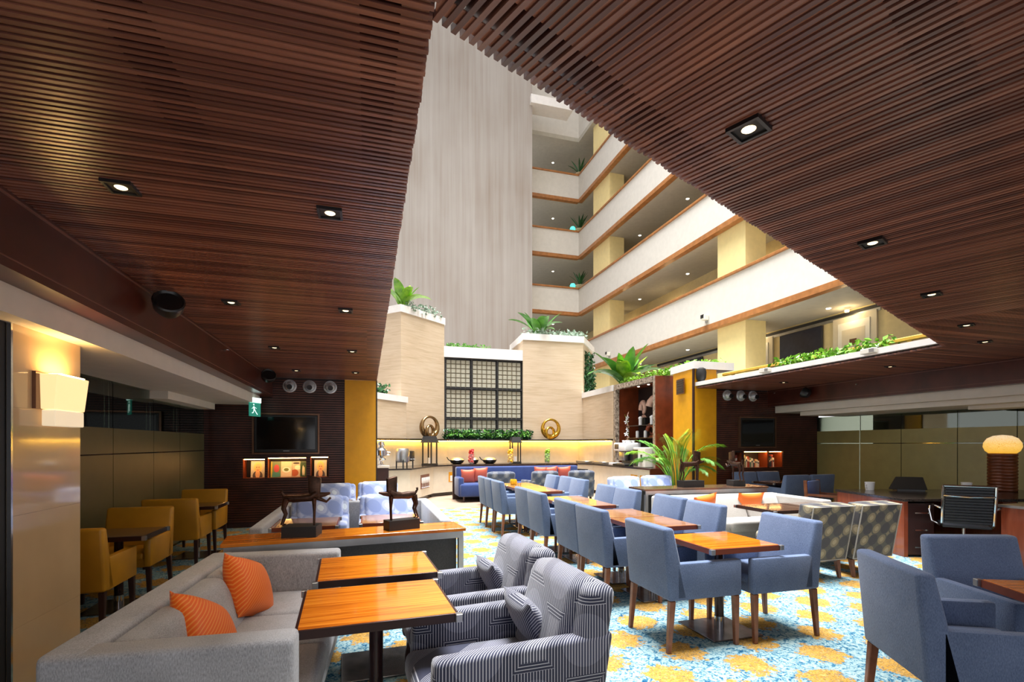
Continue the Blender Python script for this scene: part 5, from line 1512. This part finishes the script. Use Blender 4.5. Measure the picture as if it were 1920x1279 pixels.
for ni, (a, b, z0, z1) in enumerate(NR):
    x = a + 0.015; q = 0
    end = b - 0.02 if ni != 1 else b - 0.14
    if ni == 2: end = b - 0.14
    while x < end - 0.03 and q < 14:
        w = rb.uniform(0.026, 0.05); h = rb.uniform(0.20, 0.28) if ni != 1 else 0.27 - 0.010 * q + rb.uniform(-0.015, 0.015)
        ci = rb.randrange(8)
        t = thing('book', '%s book, %s from the left in the %s niche of the right television wall' % (cn[ci], pos[q], nn[ni]), 'book', (x + w / 2, YTR + 0.10, z0 + 0.01), 0, 'books under the right television')
        obj('cover', B(-w / 2, w / 2, 0, 0.17, 0, h), 'book%d' % ci, t)
        obj('title_patch', B(-w / 2 + 0.005, w / 2 - 0.005, -0.002, 0.0, h * 0.55, h * 0.75), 'paper' if ci not in (1, 5, 7) else 'book3', t)
        x += w + 0.002; q += 1

# wall sconce on the tiled column
sc_ = thing('wall_sconce', 'glowing amber glass wall lamp on the tiled column at left', 'wall lamp', (-1.88, 3.77, 1.56))
obj('back_plate', B(0.0, 0.02, -0.20, 0.16, 0.10, 0.32), 'bezel', sc_)
obj('upper_shade', hexa(new(), [(0.02, -0.16, 0.10), (0.09, -0.16, 0.10), (0.09, 0.17, 0.10), (0.02, 0.17, 0.10), (0.02, -0.17, 0.31), (0.11, -0.17, 0.31), (0.11, 0.18, 0.31), (0.02, 0.18, 0.31)], 0.004, 1), 'shade', sc_)
obj('lower_shade', B(0.02, 0.088, -0.15, 0.165, 0.0, 0.097, 0.004, 1), 'shade_pale', sc_)
obj('glow_panel', B(0.04, 0.108, -0.12, 0.13, 0.312, 0.316), 'shade_core', sc_)
# exit sign
ex = thing('exit_sign', 'small green lit running man sign hanging under the left bulkhead', 'sign', (-1.74, 8.86, 2.0))
obj('housing', B(-0.12, 0.12, -0.02, 0.02, 0.12, 0.20), 'exitw', ex, rot=(0, 0, R(60)))
pn = obj('panel', B(-0.12, 0.12, -0.008, 0.008, -0.10, 0.12), 'exit', ex, rot=(0, 0, R(60)))
gl = new()
tube(gl, [(-0.02, 0, 0.02), (0.015, 0, -0.03), (0.05, 0, -0.07)], 0.012, 6); tube(gl, [(-0.02, 0, 0.02), (-0.04, 0, -0.04), (-0.07, 0, -0.05)], 0.012, 6)
tube(gl, [(-0.03, 0, 0.06), (-0.02, 0, 0.0)], 0.016, 6); tube(gl, [(-0.03, 0, 0.05), (0.03, 0, 0.03)], 0.010, 6); tube(gl, [(-0.03, 0, 0.05), (-0.07, 0, 0.02)], 0.010, 6)
bmesh.ops.create_icosphere(gl, subdivisions=1, radius=0.017, matrix=Matrix.Translation((-0.03, 0, 0.088)))
obj('running_figure', gl, 'exitw', pn)
# spotlight heads on the beams
def spot_head(loc, rz, label):
    t = thing('spot_loudspeaker', label, 'loudspeaker', loc, rz, 'round black fittings on the beams')
    obj('housing', lathe(new(), [(0.0, -0.07), (0.07, -0.07), (0.10, -0.02), (0.11, 0.05), (0.10, 0.06), (0.085, 0.045), (0, 0.04)], 0, 0, 0, 22), 'black', t, True, rot=(R(60), 0, R(20)))
    obj('bracket', tube(new(), [(-0.10, 0, 0), (-0.02, 0, 0)], 0.02, 8), 'black', t)
spot_head((-1.47, 4.42, 2.52), 0, 'large round black fitting on the left beam above the column')
spot_head((-1.47, 8.45, 2.50), 0, 'round black fitting at the far end of the left beam')
spot_head((8.40, 7.85, 2.47), PI, 'small round black fitting on the right beam')
def sprinkler(loc, label):
    t = thing('sprinkler_head', label, 'sprinkler', loc, 0, 'sprinklers on the beams')
    obj('stem', tube(new(), [(0, 0, 0), (0.03, 0, 0)], 0.012, 8), 'chrome', t)
    obj('deflector', lathe(new(), [(0.028, 0), (0.03, 0.004)], 0.035, 0, 0, 10), 'chrome', t, rot=(0, 0, 0))
sprinkler((-1.6, 6.45, 2.54), 'chrome sprinkler on the left beam')
sprinkler((8.48, 6.86, 2.53), 'chrome sprinkler halfway along the right beam')
sprinkler((8.48, 8.75, 2.56), 'chrome sprinkler at the far end of the right beam')
# oval loudspeaker on the ceiling edge
sp = thing('edge_loudspeaker', 'black oval loudspeaker standing on the corner of the right ceiling edge', 'loudspeaker', (6.72, 8.86, H + 0.125))
obj('cabinet', lathe(new(), [(0.0, 0.03), (0.07, 0.03), (0.10, 0.08), (0.105, 0.2), (0.09, 0.27), (0.04, 0.30), (0, 0.30)], 0, 0, 0, 18), 'blackm', sp, True)
obj('bracket', B(-0.05, 0.05, -0.05, 0.05, 0, 0.035), 'blackm', sp)
# small floodlights on the white edging
for i, (yy, wh) in enumerate(((5.15, 'nearer the slanted ceiling'), (7.0, 'nearer the ochre column'))):
    t = thing('floodlight', 'small pale floodlight on the white ceiling edging, %s' % wh, 'floodlight', (X3 - 0.07, yy, H + 0.06), 0, 'floodlights on the white edging')
    obj('body', B(-0.04, 0.04, -0.10, 0.10, 0, 0.07, 0.008, 1), 'ivory', t)
    obj('lens', B(-0.042, -0.038, -0.1, -0.03, 0.01, 0.06), 'steel', t)
# vent grille and lattice on the ochre return
vg = thing('vent_grille', 'square brown vent grille on the ochre column', 'vent', (6.62, 9.42, 2.55), R(-8))
obj('frame', B(-0.02, 0.0, -0.17, 0.17, 0, 0.33), 'bezel', vg)
for k in range(6):
    obj('louvre', B(-0.026, -0.018, -0.15, 0.15, 0.03 + k * 0.048, 0.06 + k * 0.048), 'granite', vg)
# cctv cameras on the balcony fronts
for i, (yy, z, wh) in enumerate(((13.4, 5.32, 'near the yellow column'), (20.0, 5.32, 'above the large fern'))):
    t = thing('security_camera', 'small white security camera on the lowest balcony front, %s' % wh, 'camera', (XB - 0.02, yy, z), 0, 'cameras on the balcony')
    obj('body', B(-0.16, 0.0, -0.09, 0.09, 0.06, 0.22, 0.01, 1), 'ivory', t)
    obj('lens', B(-0.17, -0.15, -0.04, 0.1, 0.13, 0.24), 'black', t)
    obj('mount', B(-0.05, 0.0, -0.02, 0.02, -0.02, 0.06), 'steel', t)
# yellow handrail above the right ceiling
hr = thing('hand_rail', 'yellow handrail on posts behind the white ceiling edging', 'handrail', (7.3, 0, 2.95))
obj('rail', B(-0.03, 0.03, 4.2, 8.9, -0.05, 0.01, 0.01, 1), 'railyel', hr)
for yy in (5.1, 6.9, 8.6):
    obj('post', B(-0.02, 0.02, yy - 0.03, yy + 0.03, -0.15, -0.05), 'railyel', hr)

# recessed square downlights in the slatted ceilings
def square_downlight(x, y, rz, label, power):
    t = thing('square_downlight', label, 'ceiling light', (x, y, H - 0.004), rz, 'square downlights in the slatted ceilings')
    fr = new()
    for a, b, c, d in ((-0.06, 0.06, -0.06, -0.048), (-0.06, 0.06, 0.048, 0.06), (-0.06, -0.048, -0.048, 0.048), (0.048, 0.06, -0.048, 0.048)):
        box(fr, a, b, c, d, -0.01, 0.02)
    obj('frame', fr, 'black', t)
    obj('reflector', B(-0.048, 0.048, -0.048, 0.048, -0.002, 0.003), 'blackm', t)
    obj('bulb', lathe(new(), [(0.0, -0.008), (0.02, -0.006), (0.026, -0.002)], 0, 0, 0, 14), 'bulb', t, True)
    if power:
        l = bpy.data.lights.new('downlight', 'SPOT'); l.energy = power; l.color = (1.0, 0.78, 0.5); l.spot_size = R(95); l.spot_blend = 0.6; l.shadow_soft_size = 0.03
        o = bpy.data.objects.new('downlight', l); COL.objects.link(o); o.location = (x, y, H - 0.03)
nm = ['nearest', 'second', 'third', 'farthest']
for i, yy in enumerate((2.68, 4.60, 6.60, 8.55)):
    square_downlight(-1.08, yy, 0, 'square recessed downlight, %s of the row along the left beam' % nm[i], 12)
    square_downlight(-0.18, yy, 0, 'square recessed downlight, %s of the row near the left ceiling edge' % nm[i], 12)
for i, (x, y) in enumerate(((1.367, 1.528), (2.833, 2.188), (4.253, 2.811), (5.683, 3.442), (6.80, 3.935))):
    square_downlight(x, y, ANG, 'square recessed downlight, %s of the slanting row in the right ceiling' % ['nearest', 'second', 'third', 'fourth', 'farthest'][i], 10)
square_downlight(7.6, 5.6, ANG, 'square recessed downlight near the right beam, nearer one', 10)
square_downlight(7.6, 7.6, ANG, 'square recessed downlight near the right beam, farther one', 10)
